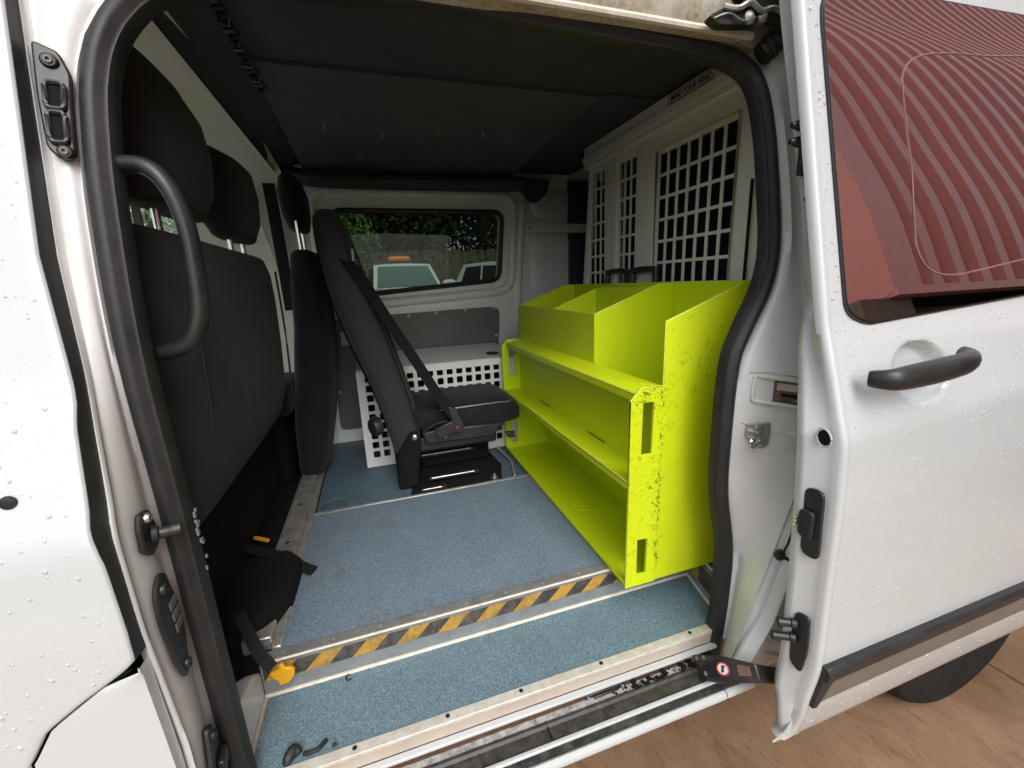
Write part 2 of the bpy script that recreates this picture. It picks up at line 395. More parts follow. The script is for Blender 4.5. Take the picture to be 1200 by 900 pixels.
def catmull(pts, sub=4, closed=False):
    P = [Vector(p) for p in pts]; out = []; N = len(P)
    for i in range(N if closed else N-1):
        a, b, c, d = (P[(i-1) % N], P[i], P[(i+1) % N], P[(i+2) % N]) if closed else (P[max(i-1,0)], P[i], P[i+1], P[min(i+2,N-1)])
        for k in range(sub):
            t_ = k/sub; out.append(.5*((2*b)+(c-a)*t_+(2*a-5*b+4*c-d)*t_*t_+(3*b-a-3*c+d)*t_**3))
    if not closed: out.append(P[-1])
    return out
def frange(a, b, n): return [a+(b-a)*i/n for i in range(n+1)]

# side profile of the sliding door skin, of the body side and of the seal flange: y as a function of height
ZP = [.2, .40, .43, .5, .62, .8, .94, 1.06, 1.09, 1.16, 1.24, 1.9, 2.0]
YP = [.52, .475, .457, .442, .427, .431, .433, .440, .450, .470, .495, .632, .70]
yd = smooth(lambda z: lerp(ZP, YP, z))
yb = lambda z: yd(z)+.11
gs = lambda z: .665+.14*max(0, (z-1.25)/.62)**1.6

# ------------------------------------------------------------------ ground
build('ground', MB().rows([[(x, y, -.02) for x in (-90, -10, 10, 90)] for y in (-90, -6, 12, 90)]), M['asphalt'], kind='structure')
def slab(x0, x1, y0, y1, mat, zz=0.0):
    b = MB().box(x0+.0015, x1-.0015, y0+.0015, y1-.0015, -.018, zz)
    o = single('plywood_board', b, mat, 'x', 'board', .002); return o
boards = [(1.868, 4.3, -1.58, .86, 'ply2', 'wet brown plywood sheet lying right of the seam behind the rear wheel', .0012),
          (-.57, 1.868, -1.58, .86, 'ply', 'large wet brown plywood sheet under the open door and sill', 0),
          (-.57, 1.868, .86, 3.3, 'ply2', 'plywood sheet lying under the van floor beyond the tyre', .0008),
          (-3.0, -.57, -1.58, .86, 'ply2', 'plywood sheet lying below the front door of the van', .001),
          (1.868, 4.3, .86, 3.3, 'ply', 'plywood sheet lying under the rear half of the van', 0)]
for x0, x1, y0, y1, mt, lb, zz in boards:
    o = slab(x0, x1, y0, y1, M[mt], zz); o['label'] = lb; o['group'] = 'plywood sheets on the ground'

# ------------------------------------------------------------------ van: shell
van = thing('van', 'white crew van with its side sliding door slid open onto the cabin', 'van', (.3, 1.4, 0))
def vp(name, mb, mat, parent=None, **k): return build(name, mb, M[mat], parent or van, **k)

# roof skin, closed rear, bulkhead-side body and front
vp('roof', MB().rows([[(x, y, z) for x in (-1.2, -.3, 1.2, 3.2)] for y, z in ((.70, 1.86), (.72, 1.93), (.80, 1.96), (1.4, 1.985), (2.0, 1.96), (2.24, 1.90), (2.28, 1.84))]), 'paint')
vp('rear_wall', MB().box(3.15, 3.2, .62, 2.28, .45, 1.95), 'paint')
vp('underbody', MB().box(-1.9, 3.2, .70, 2.26, .42, .484), 'void')
vp('floor_structure', MB().box(-.34, 3.15, .862, 2.20, .486, .570).box(-1.9, -.341, .70, 2.2, .486, .575), 'void')

# far side with a real window opening, and the cab side beyond it
FW = 2.20
win = roundpoly([(-.13, 1.297), (.655, 1.349), (.686, 1.684), (-.13, 1.684)], .05, 6)
plate('far_side_panel', [(-.275, .575), (1.35, .575), (1.35, 1.93), (-.275, 1.93)], [win], .07, lambda u, v, q: (u, FW+.035+q, v), M['primer'], van)
plate('cargo_side_panel', [(1.352, .5), (3.15, .5), (3.15, 1.93), (1.352, 1.93)], [], .05, lambda u, v, q: (u, FW+.035+q, v), M['primer'], van)
dwin = roundpoly([(-1.45, 1.20), (-.735, 1.20), (-.735, 1.76), (-1.10, 1.76)], .05, 5)
plate('cab_side_trim', [(-2.0, .5), (-.277, .5), (-.277, 1.93), (-2.0, 1.93)], [dwin], .05, lambda u, v, q: (u, FW+.035+q, v), M['beige'], van)
plate('driver_window', dwin, [], .004, lambda u, v, q: (u, FW+.05+q, v), M['clearglass'], van)
vp('window_frame_strip', MB().tube(catmull([(-.425, 2.193, 1.75), (-.415, 2.19, 1.62), (-.39, 2.18, 1.50), (-.35, 2.17, 1.30)], 4), .006, 6), 'trimwhite')
vp('quarter_light_bar', MB().box(-.872, -.845, 2.19, 2.203, 1.2, 1.77), 'plastic')
# cab: headliner, windscreen, dash
vp('headliner', MB().rows([[(x, y, 1.835-.10*max(0, (-.9-x))-.06*((y-1.45)/.75)**4) for x in (-.29, -.5, -.7, -.9, -1.15)] for y in frange(.72, 2.2, 10)]), 'beige')
vp('dashboard', MB().box(-1.9, -1.35, .7, 2.2, .6, 1.08), 'primer', bevel=.05)
vp('windscreen', MB().add([(-1.17, .75, 1.80), (-1.17, 2.18, 1.80), (-1.95, 2.2, 1.05), (-1.95, .72, 1.05)], [(0,1,2,3)]), 'clearglass')
vp('bonnet', MB().box(-2.6, -1.9, .62, 2.28, .4, 1.04), 'paint', bevel=.08)

# window rubber, pane and the pressed surround on the far side
wring = [(u, FW-.004, v) for u, v in win]
gk = vp('window_gasket', MB().tube(wring, .012, 8, True, up=(0,1,0)), 'rubber')
plate('window_pane', win, [], .005, lambda u, v, q: (u, FW+.022+q, v), M['glass'], gk)
off = roundpoly([(-.21, 1.245), (.72, 1.292), (.755, 1.765), (-.21, 1.765)], .09, 6)
vp('pressed_surround', MB().tube([(u, FW+.004, v) for u, v in off], .026, 10, True, flat=1.0, up=(0,1,0)), 'primer')
vp('pressed_rib', MB().tube(catmull([(.80, FW+.006, 1.72), (.775, FW+.006, 1.5), (.755, FW+.006, 1.25), (.74, FW+.006, .95), (.73, FW+.006, .6)], 4), .024, 10), 'primer')
vp('pressed_rib', MB().tube(catmull([(-.25, FW+.006, 1.74), (-.245, FW+.006, 1.3), (-.25, FW+.006, 1.0), (-.255, FW+.006, .58)], 4), .022, 10), 'primer')
# raised inner panel right of the window
def bulge(u0, u1, v0, v1, d, name):
    rows = []
    for k, (ins, dep) in enumerate(((0, 0), (.012, d*.55), (.03, d), (.06, d))):
        rows.append([(u, FW-.001-dep, v) for u, v in rrect(u0+ins, u1-ins, v0+ins, v1-ins, max(.008, .068-ins), 6)])
    b = MB().rows(rows, True); n = len(rows[0]); o = len(b.v)-n; b.f.append(tuple(range(o, o+n)))
    return vp(name, b, 'primer')
bulge(.84, 1.10, 1.655, 1.80, .014, 'pressed_panel'); bulge(.83, 1.12, 1.27, 1.565, .014, 'pressed_panel'); bulge(.83, 1.12, .75, 1.23, .014, 'pressed_panel')
br = vp('brace_bar', MB().box(.79, 1.16, 2.135, 2.15, 1.578, 1.622), 'cream', bevel=.003)
for x in (.81, 1.135): vp('bolt', MB().cyl((x, 2.135, 1.60), (x, 2.127, 1.60), .009, 6), 'steel', br)
vp('felt_strip', MB().box(1.05, 1.26, 2.165, 2.195, .6, 1.84), 'lining', bevel=.004)

# grey lower trim board with its rivets and white label
bo = roundpoly([(-.213, .645), (.60, .645), (.648, 1.214), (-.16, 1.198), (-.205, 1.17)], [.03, .03, .05, .03, .03], 5)
tb = plate('trim_board', bo, [], .008, lambda u, v, q: (u, 2.188+q, v), M['board'], van, .002)
for u, v in ((-.185, 1.165), (-.193, 1.02), (-.195, .84), (.0, 1.185), (.17, 1.19), (.31, 1.20), (.46, 1.205), (.615, 1.205), (.62, 1.06)):
    vp('rivet', MB().lathe((u, 2.184, v), (0,-1,0), [(.008, 0), (.007, .003), (.003, .005)], 10), 'alu', tb)
vp('paper_label', MB().box(-.155, -.085, 2.180, 2.1835, 1.07, 1.135), 'labelwhite', tb)

# roof lining: boards, header trim, cab divider
vp('lining_board', MB().box(-.2, .93, .80, 1.268, 1.868, 1.876), 'lining', bevel=.002, label='dark roof lining board nearest the door')
vp('lining_board', MB().rows([[(x, y, z) for x in (-.215, .2, .72)] for y, z in ((1.262, 1.858), (1.50, 1.862), (1.52, 1.856), (2.16, 1.838))]
   ).rows([[(x, 1.262, z) for x in (-.215, .72)] for z in (1.858, 1.868)]), 'lining2', label='grey dropped roof board with a fold across it')
vp('lining_board', MB().box(.722, 1.05, 1.25, 2.16, 1.862, 1.868), 'lining', label='dark roof lining strip above the mesh bulkhead')
vp('lining_screw', MB(), 'steel') if False else None
for x, y in ((-.08, 1.62), (.10, 1.66), (.28, 1.58), (.44, 1.60), (.55, 1.63), (.02, 1.93), (.33, 1.95), (.62, 1.97)):
    vp('lining_screw', MB().cyl((x, y, 1.836), (x, y, 1.870), .006, 8), 'alu_dark')
vp('divider_board', MB().rows([[(x, y, z) for y in (.74, 1.4, 2.14)] for x, z in ((-.312, 1.805), (-.318, 1.82), (-.27, 1.842), (-.215, 1.864), (-.19, 1.869))]), 'lining', label='dark sloping board between roof lining and cab')
vp('coiled_cable', MB().tube([(-.21+.012*math.sin(i*1.9), .88+i*.0075, 1.852+.008*math.cos(i*1.9)) for i in range(70)], .0045, 6), 'plastic')
vp('light_strip', MB().box(-.24, .95, 2.165, 2.195, 1.838, 1.846), 'trimwhite')
hp = [(-.285, 2.13, 1.822), (-.2, 2.115, 1.798), (.0, 2.11, 1.792), (.3, 2.11, 1.792), (.6, 2.11, 1.795), (.76, 2.11, 1.80)]
ht = vp('header_trim', MB().tube(catmull(hp, 4), .034, 12, flat=1.3), 'lining')
vp('end_flap', MB().prism([(u, 2.10, v) for u, v in roundpoly([(.73, 1.83), (.915, 1.822), (.895, 1.76), (.845, 1.715), (.80, 1.72), (.77, 1.765), (.73, 1.77)], .02, 3)], (0, .03, 0)), 'lining', ht, bevel=.006)
vp('catch', MB().box(.24, .40, 2.07, 2.085, 1.828, 1.85).box(.29, .35, 2.065, 2.07, 1.835, 1.862), 'plastic', ht, bevel=.004)
vp('lamp', MB().lathe((.16, .94, 1.868), (0,0,-1), [(.05, 0), (.05, .01), (.035, .018)], 20), 'plastic')

# ------------------------------------------------------------------ floor
SX0, SX1 = -.305, .78
vp('step_panel', MB().add([(SX0, .690, .494), (.738, .690, .494), (.778, .857, .494), (SX0, .857, .494)], [(0,1,2,3)]), 'vinylstep')
vp('floor_panel', MB().box(-.272, 1.25, .884, 1.462, .571, .580), 'vinyl', bevel=.001)
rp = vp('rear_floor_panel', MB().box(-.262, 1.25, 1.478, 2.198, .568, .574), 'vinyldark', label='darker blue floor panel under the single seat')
vp('edge_strip', MB().box(-.272, .56, 1.463, 1.477, .570, .5825), 'alu', bevel=.0015)
ns = vp('nosing', MB().box(-.30, .92, .8555, .883, .568, .5825), 'alu_dark', bevel=.0012)
vp('nosing_edge', MB().tube([(-.30, .8545, .580), (.92, .8545, .580)], .0028, 6), 'trimwhite', ns)
for i in range(11):
    vp('screw_head', MB().cyl((-.26+.1*i, .870, .5825), (-.26+.1*i, .870, .5838), .004, 8), 'alu', ns)
rs = vp('riser', MB().box(-.304, .778, .8575, .861, .494, .578), 'riser')
vp('riser_seal', MB().tube([(-.304, .8545, .4975), (.775, .8545, .4975)], .0042, 6), 'trimwhite', rs)
tp = vp('hazard_tape', MB().box(-.300, .776, .8562, .8574, .533, .576), 'tapeblack', rs)
P0, PER = -.272, .0945
for i in range(12):
    a = P0+i*PER; hi = a+.046
    q = [(a-.043, .533), (hi-.043, .533), (hi, .576), (a, .576)]
    q = [(min(max(u, -.299), .775), v) for u, v in q]
    pts = [(u, .8560, v) for u, v in q]
    build('tape_stripe', MB().prism(pts, (0, .0006, 0)), M['tapeyellow'], rs)
# seat rail along the left of the floor
rl = vp('seat_rail', MB().box(-.345, -.286, .90, 2.17, .570, .603).box(-.286, -.266, .885, 2.17, .570, .588), 'alu', bevel=.003)
for y in (1.02, 1.28, 1.52, 1.8, 2.02): vp('rail_hole', MB().cyl((-.316, y, .6025), (-.316, y, .6038), .007, 10), 'plastic', rl)
# kick panel at the front of the step well and taped ledge at its rear
vp('kick_panel', MB().prism([(-.306, .668, .49), (-.306, .862, .49), (-.306, .862, .555), (-.306, .82, .585), (-.306, .668, .625)], (-.03, 0, 0)), 'jamb', bevel=.003)
vp('corner_sealant', MB().tube([(-.302, .690, .4965), (-.302, .855, .4965)], .004, 6), 'beigeface')
rr_ = vp('rear_riser', MB().prism([(.781, .86, .494), (.741, .688, .494), (.741, .688, .576), (.781, .86, .576)], (.03, 0, 0)), 'alu_dark')
vp('riser_seal', MB().tube([(.778, .858, .498), (.739, .690, .498)], .0042, 6), 'trimwhite', rr_)
def rq(y0, y1, z0, z1, ins):
    f = lambda y: .741+(y-.688)*.2326-ins
    return [(f(y0), y0, z0), (f(y1), y1, z0), (f(y1), y1, z1), (f(y0), y0, z1)]
vp('hazard_tape', MB().prism(rq(.69, .856, .520, .574, .0012), (.001, 0, 0)), 'tapeblack', rr_)
vp('tape_stripe', MB().prism([(p[0]-.0008, p[1], p[2]) for p in rq(.80, .85, .520, .574, .0012)], (.0006, 0, 0)), 'tapeyellow', rr_)
vp('ledge', MB().box(.80, 1.0, .69, .86, .566, .578), 'alu_dark', bevel=.002)
vp('ledge_edge', MB().tube([(.785, .858, .580), (.76, .69, .580)], .003, 6), 'trimwhite')
vp('bracket', MB().box(.800, .818, .770, .79, .578, .64).box(.800, .84, .755, .79, .578, .585), 'rust', bevel=.003)
# black floor pit under the single seat, with runners
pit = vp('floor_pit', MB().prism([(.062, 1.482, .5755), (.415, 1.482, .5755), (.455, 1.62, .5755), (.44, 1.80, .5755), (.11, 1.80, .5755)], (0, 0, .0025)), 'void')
vp('pit_edge', MB().tube([(.47, 1.485, .582), (.50, 1.62, .582), (.49, 1.80, .582)], .006, 6), 'alu', pit)
for y, z, x0, x1 in ((1.56, .602, .14, .34), (1.70, .645, .12, .36), (1.505, .587, .10, .20)):
    vp('runner', MB().box(x0, x1, y-.012, y+.012, z-.012, z), 'plastic', pit, bevel=.003)
    vp('runner_edge', MB().tube([(x0+.01, y-.013, z), (x1-.02, y-.013, z)], .0022, 6), 'alu', pit)
vp('bolt', MB().lathe((.39, 1.50, .578), (0,0,1), [(.016, 0), (.016, .006), (.007, .007), (.007, .02), (.003, .022)], 10), 'steel', pit)

# ------------------------------------------------------------------ sill under the door
XL, XR = -.32, .715
vp('sill_plate', MB().box(XL, XR+.02, .6685, .6905, .488, .4965), 'plate', bevel=.0015)
vp('sill_face', MB().box(XL, XR+.012, .6690, .676, .464, .488), 'beigeface')
for x in (-.12, .055, .21, .40, .64): vp('screw_head', MB().lathe((x, .681, .4965), (0,0,1), [(.0045, 0), (.0045, .0012), (.002, .002)], 8), 'plastic')
vp('sill_flange', MB().box(XL, .70, .6545, .6688, .456, .4635), 'paint', bevel=.002)
vp('sill_channel', MB().box(XL, .68, .632, .655, .430, .4475), 'gutterdust', bevel=.002)
vp('sill_tread', MB().rows([[(x, y, z) for x in (XL, .0, .30, .66)] for y, z in ((.640, .440), (.638, .450), (.630, .4525), (.626, .4475), (.622, .4485), (.603, .4475), (.600, .438))]), 'tread', label='black ribbed rubber tread nearest the step')
vp('tread_joint', MB().box(.245, .247, .602, .639, .445, .4505), 'void')
vp('sill_bead', MB().box(XL, .645, .5895, .6000, .436, .4495), 'paint', bevel=.003)
vp('sill_tread', MB().rows([[(x, y, z) for x in (XL, .30, .66)] for y, z in ((.5895, .438), (.588, .4465), (.576, .4455), (.574, .438))]), 'tread', label='narrow outer black rubber tread of the sill')
prof = [(.5745, .436), (.574, .444), (.569, .447), (.5635, .445), (.5605, .439), (.562, .430), (.575, .420), (.62, .412)]
vp('sill', MB().rows([[(x, y, z) for x in (XL, .0, .20, .45, .64)] for y, z in prof]), 'paint')
vp('sill', MB().rows([[(x, y, z) for x in (.643, .68, .70, .72)] for y, z in [(a+.001, b-.001) for a, b in prof]]), 'paint', label='rear end piece of the white sill behind the split line')
lt = vp('sill_latch', MB().box(.345, .445, .6525, .6565, .440, .4565).box(.365, .425, .648, .653, .443, .452), 'plastic', bevel=.002)
for x in (.353, .437): vp('bolt', MB().cyl((x, .6525, .451), (x, .648, .451), .0035, 8), 'chrome', lt)
gr = MB()
for i in range(90):
    x = .38+.30*random.random()**.6; y = random.uniform(.636, .655); r = random.uniform(.0012, .0042); z = .449
    gr.obox((x, y, z+r*.5), (r, r*.3, 0), (-.3*r, r, 0), (0, 0, r*.6))
vp('grit', gr, 'void', kind='stuff')

# ------------------------------------------------------------------ front door and B pillar (left of the opening)
ZE = [.30, .80, .805, .84, .869, .895, .905, .947, 1.033, 1.072, 1.10, 1.19, 1.22, 1.381, 1.653, 1.86]
XE = [-.452, -.440, -.436, -.415, -.372, -.328, -.318, -.318, -.323, -.331, -.330, -.335, -.333, -.349, -.347, -.345]
xe = lambda z: lerp(ZE, XE, z)
zz = [.30, .4, .5, .6, .7]+frange(.74, .92, 24)+frange(.93, 1.86, 62)
rows = []
for z in zz:
    e = xe(z); y0 = yb(z)
    xs = [e, e-.001, e-.003, e-.010]+frange(e-.03, -.60 if z > 1.24 else -1.5, 10)
    ys = [y0+.004, y0+.0015, y0+.0003, y0]+[y0]*11
    rows.append(list(zip(xs, ys, [z]*15)))
fd = vp('front_door', MB().rows(rows), 'paint', ang=60)
rows = []
for z in [.30, .4, .5, .6]+frange(.66, .893, 30):
    e = lerp([.3, .736, .893], [-.302, -.3075, -.3150], z); y0 = yb(z)+.0015; s0 = min(xe(z)+.0035, e-.002) if z < .885 else e-.003
    rows.append([(s0, y0+.004, z), (s0+.0003, y0+.001, z), (s0+.25*(e-s0), y0, z), (s0+.75*(e-s0), y0, z), (e-.0005, y0+.002, z), (e, y0+.02, z)])
vp('lower_side_panel', MB().rows(rows), 'paint', ang=60)
vp('shut_gap', MB().rows([[(xe(z)-.03, yb(z)+.018, z), (xe(z)+.02, yb(z)+.018, z)] for z in frange(.4, .882, 14)]), 'rubber')
XJ = lambda z: lerp([.3, .5, .74, .918, 1.087, 1.22, 1.38, 1.67, 1.86], [-.300, -.302, -.305, -.317, -.323, -.333, -.345, -.347, -.345], z)
vp('door_gasket', MB().rows([[(xe(z)-.012, yb(z)+.0045, z), (xe(z)+.0006, yb(z)+.0035, z), (XJ(z)+.001, yb(z)+.021+.008*lerp([.918, 1.05, 1.15], [0, 1, .2], z), z), (XJ(z)+.0015, yb(z)+.034, z)] for z in frange(.905, 1.86, 40)]), 'rubber')
SLX = lambda z: lerp([1.26, 1.444, 1.556, 1.607, 1.645, 1.682, 1.717, 1.74, 1.757, 1.80], [-.302, -.300, -.296, -.290, -.28, -.262, -.231, -.182, -.10, .0], z)
jambA = lambda z: Vector((XJ(z)+.004, yb(z)+.030, z))
jambB = lambda z: Vector((SLX(z)-.0165, gs(z)-.004, z))
def jambN(z):
    d = (jambB(z)-jambA(z)).normalized(); return Vector((d.y, -d.x, 0))
rows = []
for z in frange(.38, 1.86, 90):
    a, b, s_ = XJ(z), yb(z), gs(z)
    A, B = jambA(z), jambB(z); nn = jambN(z)
    q = lambda t_, d: tuple(A+(B-A)*t_+nn*d)
    rows.append([(a-.02, b+.045, z), (a-.0005, b+.024, z), (a+.0025, b+.0225, z), q(-.05, .0005), q(0, -.001), q(.07, -.0035), q(.16, -.001), q(.55, .0025), q(.80, .0005), q(.90, -.004), tuple(B), (SLX(z)-.010, s_+.03, z)])
vp('b_pillar', MB().rows(rows), 'jamb', ang=70)
rows = []
for x in frange(-.33, .95, 16):
    rows.append([(x, gs(1.74)+.03, 1.754), (x, .738, 1.763), (x, .726, 1.780), (x, .714, 1.82), (x, .705, 1.865), (x, .70, 1.92)])
vp('roof_gutter', MB().rows(rows), 'dirty', ang=60)
vp('gutter_rail', MB().tube([(.02, .733, 1.7625), (.40, .733, 1.7635), (.735, .731, 1.763)], .0065, 8), 'trimwhite')

def on_pillar(z, yo=0.0, out=0.0):
    """point on the jamb face at height z; yo from the ridge, out along +x"""
    A, B = jambA(z), jambB(z); L_ = (B-A).length; d = (B-A)/L_
    return A+(B-A)*.52+d*yo*min(1, L_/.056)+jambN(z)*(out+.0015)
def pillar_plate(name, pts, thick, mat, bevel=.003, **k):
    ps = [on_pillar(z, yo, .001) for yo, z in pts]
    return vp(name, MB().prism(ps, jambN(pts[0][1])*thick), mat, bevel=bevel, **k)
def bolt_on(parent, yo, z, out, r=.009, mat='plastic'):
    c = on_pillar(z, yo, out)
    vp('bolt', MB().lathe(c, jambN(z), [(r, 0), (r, .003), (r*.75, .006), (r*.45, .006), (r*.4, .003)], 14), mat, parent)
st = pillar_plate('striker_bracket', roundpoly([(-.026, 1.624), (.006, 1.615), (.024, 1.59), (.026, 1.555), (.026, 1.495), (-.004, 1.492), (-.024, 1.505), (-.028, 1.56)], .006, 3), .010, 'plastic')
for z0, z1 in ((1.550, 1.576), (1.512, 1.542)):
    c0 = on_pillar(z0, .008, .011)
    vp('bracket_socket', MB().prism([on_pillar(z, yo, .0115) for yo, z in roundpoly([(-.012, z0), (.014, z0), (.014, z1), (-.012, z1)], .008, 4)], jambN(z0)*.0012), 'void', st)
    vp('bracket_rim', MB().tube([on_pillar(z, yo, .0135) for yo, z in roundpoly([(-.013, z0-.002), (.016, z0-.002), (.016, z1+.002), (-.013, z1+.002)], .008, 4)], .0028, 6, True), 'plastic', st)
bolt_on(st, -.004, 1.602, .010, .0085, 'plastic'); bolt_on(st, .010, 1.500, .010, .008, 'plastic')
bolt_on(st, -.004, 1.602, .012, .005, 'greyplastic'); bolt_on(st, .010, 1.500, .012, .005, 'greyplastic')
pn = pillar_plate('guide_pin_plate', roundpoly([(-.012, 1.062), (.010, 1.06), (.020, 1.03), (.018, 1.008), (-.006, 1.000), (-.024, 1.015), (-.020, 1.045)], .005, 3), .008, 'plastic')
bolt_on(pn, -.002, 1.052, .008, .007, 'steel')
c = on_pillar(1.026, .002, .008)
vp('guide_pin', MB().lathe(c, jambN(1.026)+Vector((0, .35, -.10)), [(.012, 0), (.011, .006), (.0075, .008), (.0075, .018), (.009, .020), (.009, .030), (.006, .032)], 16), 'plastic', pn)
ct = pillar_plate('contact_plate', roundpoly([(-.002, .972), (.014, .962), (.018, .935), (.027, .915), (.027, .868), (.016, .84), (.008, .815), (-.012, .808), (-.028, .845), (-.032, .91), (-.026, .955)], .012, 4), .007, 'plastic', bevel=.004)
bolt_on(ct, -.008, .950, .007, .008); bolt_on(ct, -.004, .826, .007, .008)
for k in range(3): vp('contact_pad', MB().prism([on_pillar(.878+.017*k+dz, yo, .008) for yo, dz in ((-.006, 0), (.018, .002), (.018, .014), (-.006, .012))], (.0022, 0, 0)), 'greyplastic', ct, bevel=.0008)
lc = pillar_plate('catch_plate', roundpoly([(-.006, .706), (.012, .70), (.016, .675), (.034, .665), (.036, .58), (-.03, .58), (-.032, .64), (-.02, .67)], .007, 3), .010, 'plastic', bevel=.003)
bolt_on(lc, .0, .686, .010, .008)
vp('catch_hook', MB().prism([on_pillar(.650-z, yo, .011) for yo, z in ((-.016, 0), (.020, .004), (.022, .03), (-.014, .024))], (.010, 0, 0)), 'plastic', lc, bevel=.003)
vp('catch_slot', MB().prism([on_pillar(.625-z, yo, .0115) for yo, z in ((-.012, .01), (.022, .012), (.022, .04), (-.012, .036))], (.0015, 0, 0)), 'void', lc)
vp('door_lock_button', MB().lathe((-.397, yb(1.122)-.001, 1.120), (0,-1,0), [(.008, 0), (.007, .003), (.004, .004)], 14), 'plastic', fd)

# inner trim behind the left seal and the grab handle
vp('pillar_trim', MB().rows([[(-.335, gs(z)+.01, z), (-.322, gs(z)+.03, z), (-.332, gs(z)+.075, z), (-.39, gs(z)+.09, z)] for z in frange(.60, 1.78, 24)]), 'plastic', ang=70)
hb = catmull([(-.335, .725, 1.496), (-.285, .715, 1.497), (-.253, .705, 1.492), (-.232, .70, 1.466), (-.222, .70, 1.42), (-.222, .70, 1.36), (-.227, .70, 1.305), (-.243, .702, 1.272), (-.270, .708, 1.257), (-.325, .725, 1.250)], 5)
vp('grab_handle', MB().tube(hb, .0140, 14, flat=.78, up=(0,1,0)), 'plastic')

# ------------------------------------------------------------------ rubber seal round the opening
SEAL = [(-.297, .665, .40), (-.297, .665, .552), (-.299, .665, .83), (-.300, .665, 1.047), (-.302, .665, 1.255), (-.300, .687, 1.444), (-.296, .71, 1.556), (-.290, .723, 1.607), (-.28, .733, 1.645), (-.262, .744, 1.682), (-.231, .754, 1.717), (-.182, .761, 1.74), (-.101, .766, 1.757), (.01, .77, 1.764), (0.147, 0.77, 1.769), (0.272, 0.769, 1.765), (0.428, 0.767, 1.76), (0.607, 0.766, 1.755), (0.685, 0.764, 1.749), (0.748, 0.758, 1.731), (0.779, 0.746, 1.692), (0.786, 0.723, 1.609), (0.781, 0.696, 1.494), (0.776, 0.676, 1.379), (.754, .667, 1.3), (.711, .665, 1.217), (.687, .665, 1.146), (.682, .665, .979), (.687, .665, .859), (.714, .665, .723), (.718, .665, .585), (.708, .665, .467), (.699, .665, .394)]
path = catmull(SEAL, 5)
mid = Vector((.23, .69, 1.15)); rows = []
lipA, lipB = [], []
for i, p in enumerate(path):
    t_ = (path[min(i+1, len(path)-1)]-path[max(i-1, 0)]).normalized()
    inn = Vector((0, 1, 0)).cross(t_).normalized()
    if inn.dot(mid-p) < 0: inn = -inn
    dep = inn.cross(t_).normalized()
    if dep.y > 0: dep = -dep                      # towards the outside
    sec = [(-.0165, .010), (-.0150, 0), (-.010, -.008), (-.002, -.011), (.005, -.009), (.009, -.002), (.0135, -.001), (.0165, .006), (.016, .024), (-.013, .022)]
    rows.append([p+inn*a-dep*b for a, b in sec]); 
vp('door_seal', MB().rows(rows, True, True), 'rubber', ang=50)
worn_ = MB()
for i in range(13):
    z = .93+random.random()*.10-.0; worn_.obox((-.2745, .668+random.uniform(-.004, .006), z), (.0012, 0, 0), (0, random.uniform(.001, .003), 0), (0, 0, random.uniform(.001, .004)))
vp('seal_fraying', worn_, 'alu_dark', kind='stuff')

# ------------------------------------------------------------------ C pillar (right of the opening) and body side behind the door
SZ = [.36, .40, .48, .585, .70, .79, .878, .938, 1.053, 1.144, 1.208, 1.295, 1.378, 1.493, 1.643, 1.735, 1.86]
SX = [.712, .714, .723, .730, .739, .724, .703, .706, .708, .714, .744, .791, .811, .813, .815, .80, .80]
OZ = [.36, .452, .498, .538, .651, .786, .921, 1.1, 1.2, 1.36, 1.65, 1.86]
OX = [.640, .655, .668, .684, .726, .775, .802, .840, .862, .885, .89, .89]
sR = smooth(lambda z: lerp(SZ, SX, z), .03); xo = smooth(lambda z: lerp(OZ, OX, z), .05)
GX = [.665, .679, .703, .757, .806, .812, .835, .85]
rows = []
for z in frange(.478, 1.86, 92):
    a, o, g_, b = sR(z)-.014, xo(z), gs(z), yb(z); d = o-a
    k = max(0, min(1, (1.0-z)/.12))                    # the double groove of the lower jamb
    gx = min(lerp([.45, .511, .637, .774, .912, 1.05, 1.3, 1.86], GX, z), o+.02 if z < 1 else o-.006)
    rows.append([(a+.006, g_+.03, z), (a, g_-.004, z), (a+.012, g_-.014, z), (a+(gx-a)*.55, (g_-.014)*.55+(b+.040)*.45, z), (gx-.006, b+.036, z),
                 (gx, b+.036+.010*k, z), (gx+.006, b+.034, z), (gx+.5*(o-gx), b+.026, z), (o-.010, b+.022, z), (o-.008, b+.024+.004*k, z), (o-.005, b+.020, z), (o, b+.004, z), (o+.004, b, z)])
crow = rows
cp = vp('c_pillar', MB().rows(rows), 'jamb', ang=60)
vp('body_side', MB().rows([[(xo(z)+.003, yb(z), z)]+[(x, yb(z), z) for x in (1.0, 1.15)] for z in frange(.490, 1.86, 60)]).rows([[(x, yb(z), z) for x in (1.15, 1.9, 3.2)] for z in frange(.76, 1.86, 40)]).rows([[(x, yb(z), z) for x in (2.05, 3.2)] for z in frange(.37, .76, 14)]), 'paint', ang=60)
vp('jamb_backing', MB().rows([[(.84, gs(z)+.05, z), (.98, gs(z)+.05, z)] for z in frange(.58, 1.78, 20)]), 'primer')
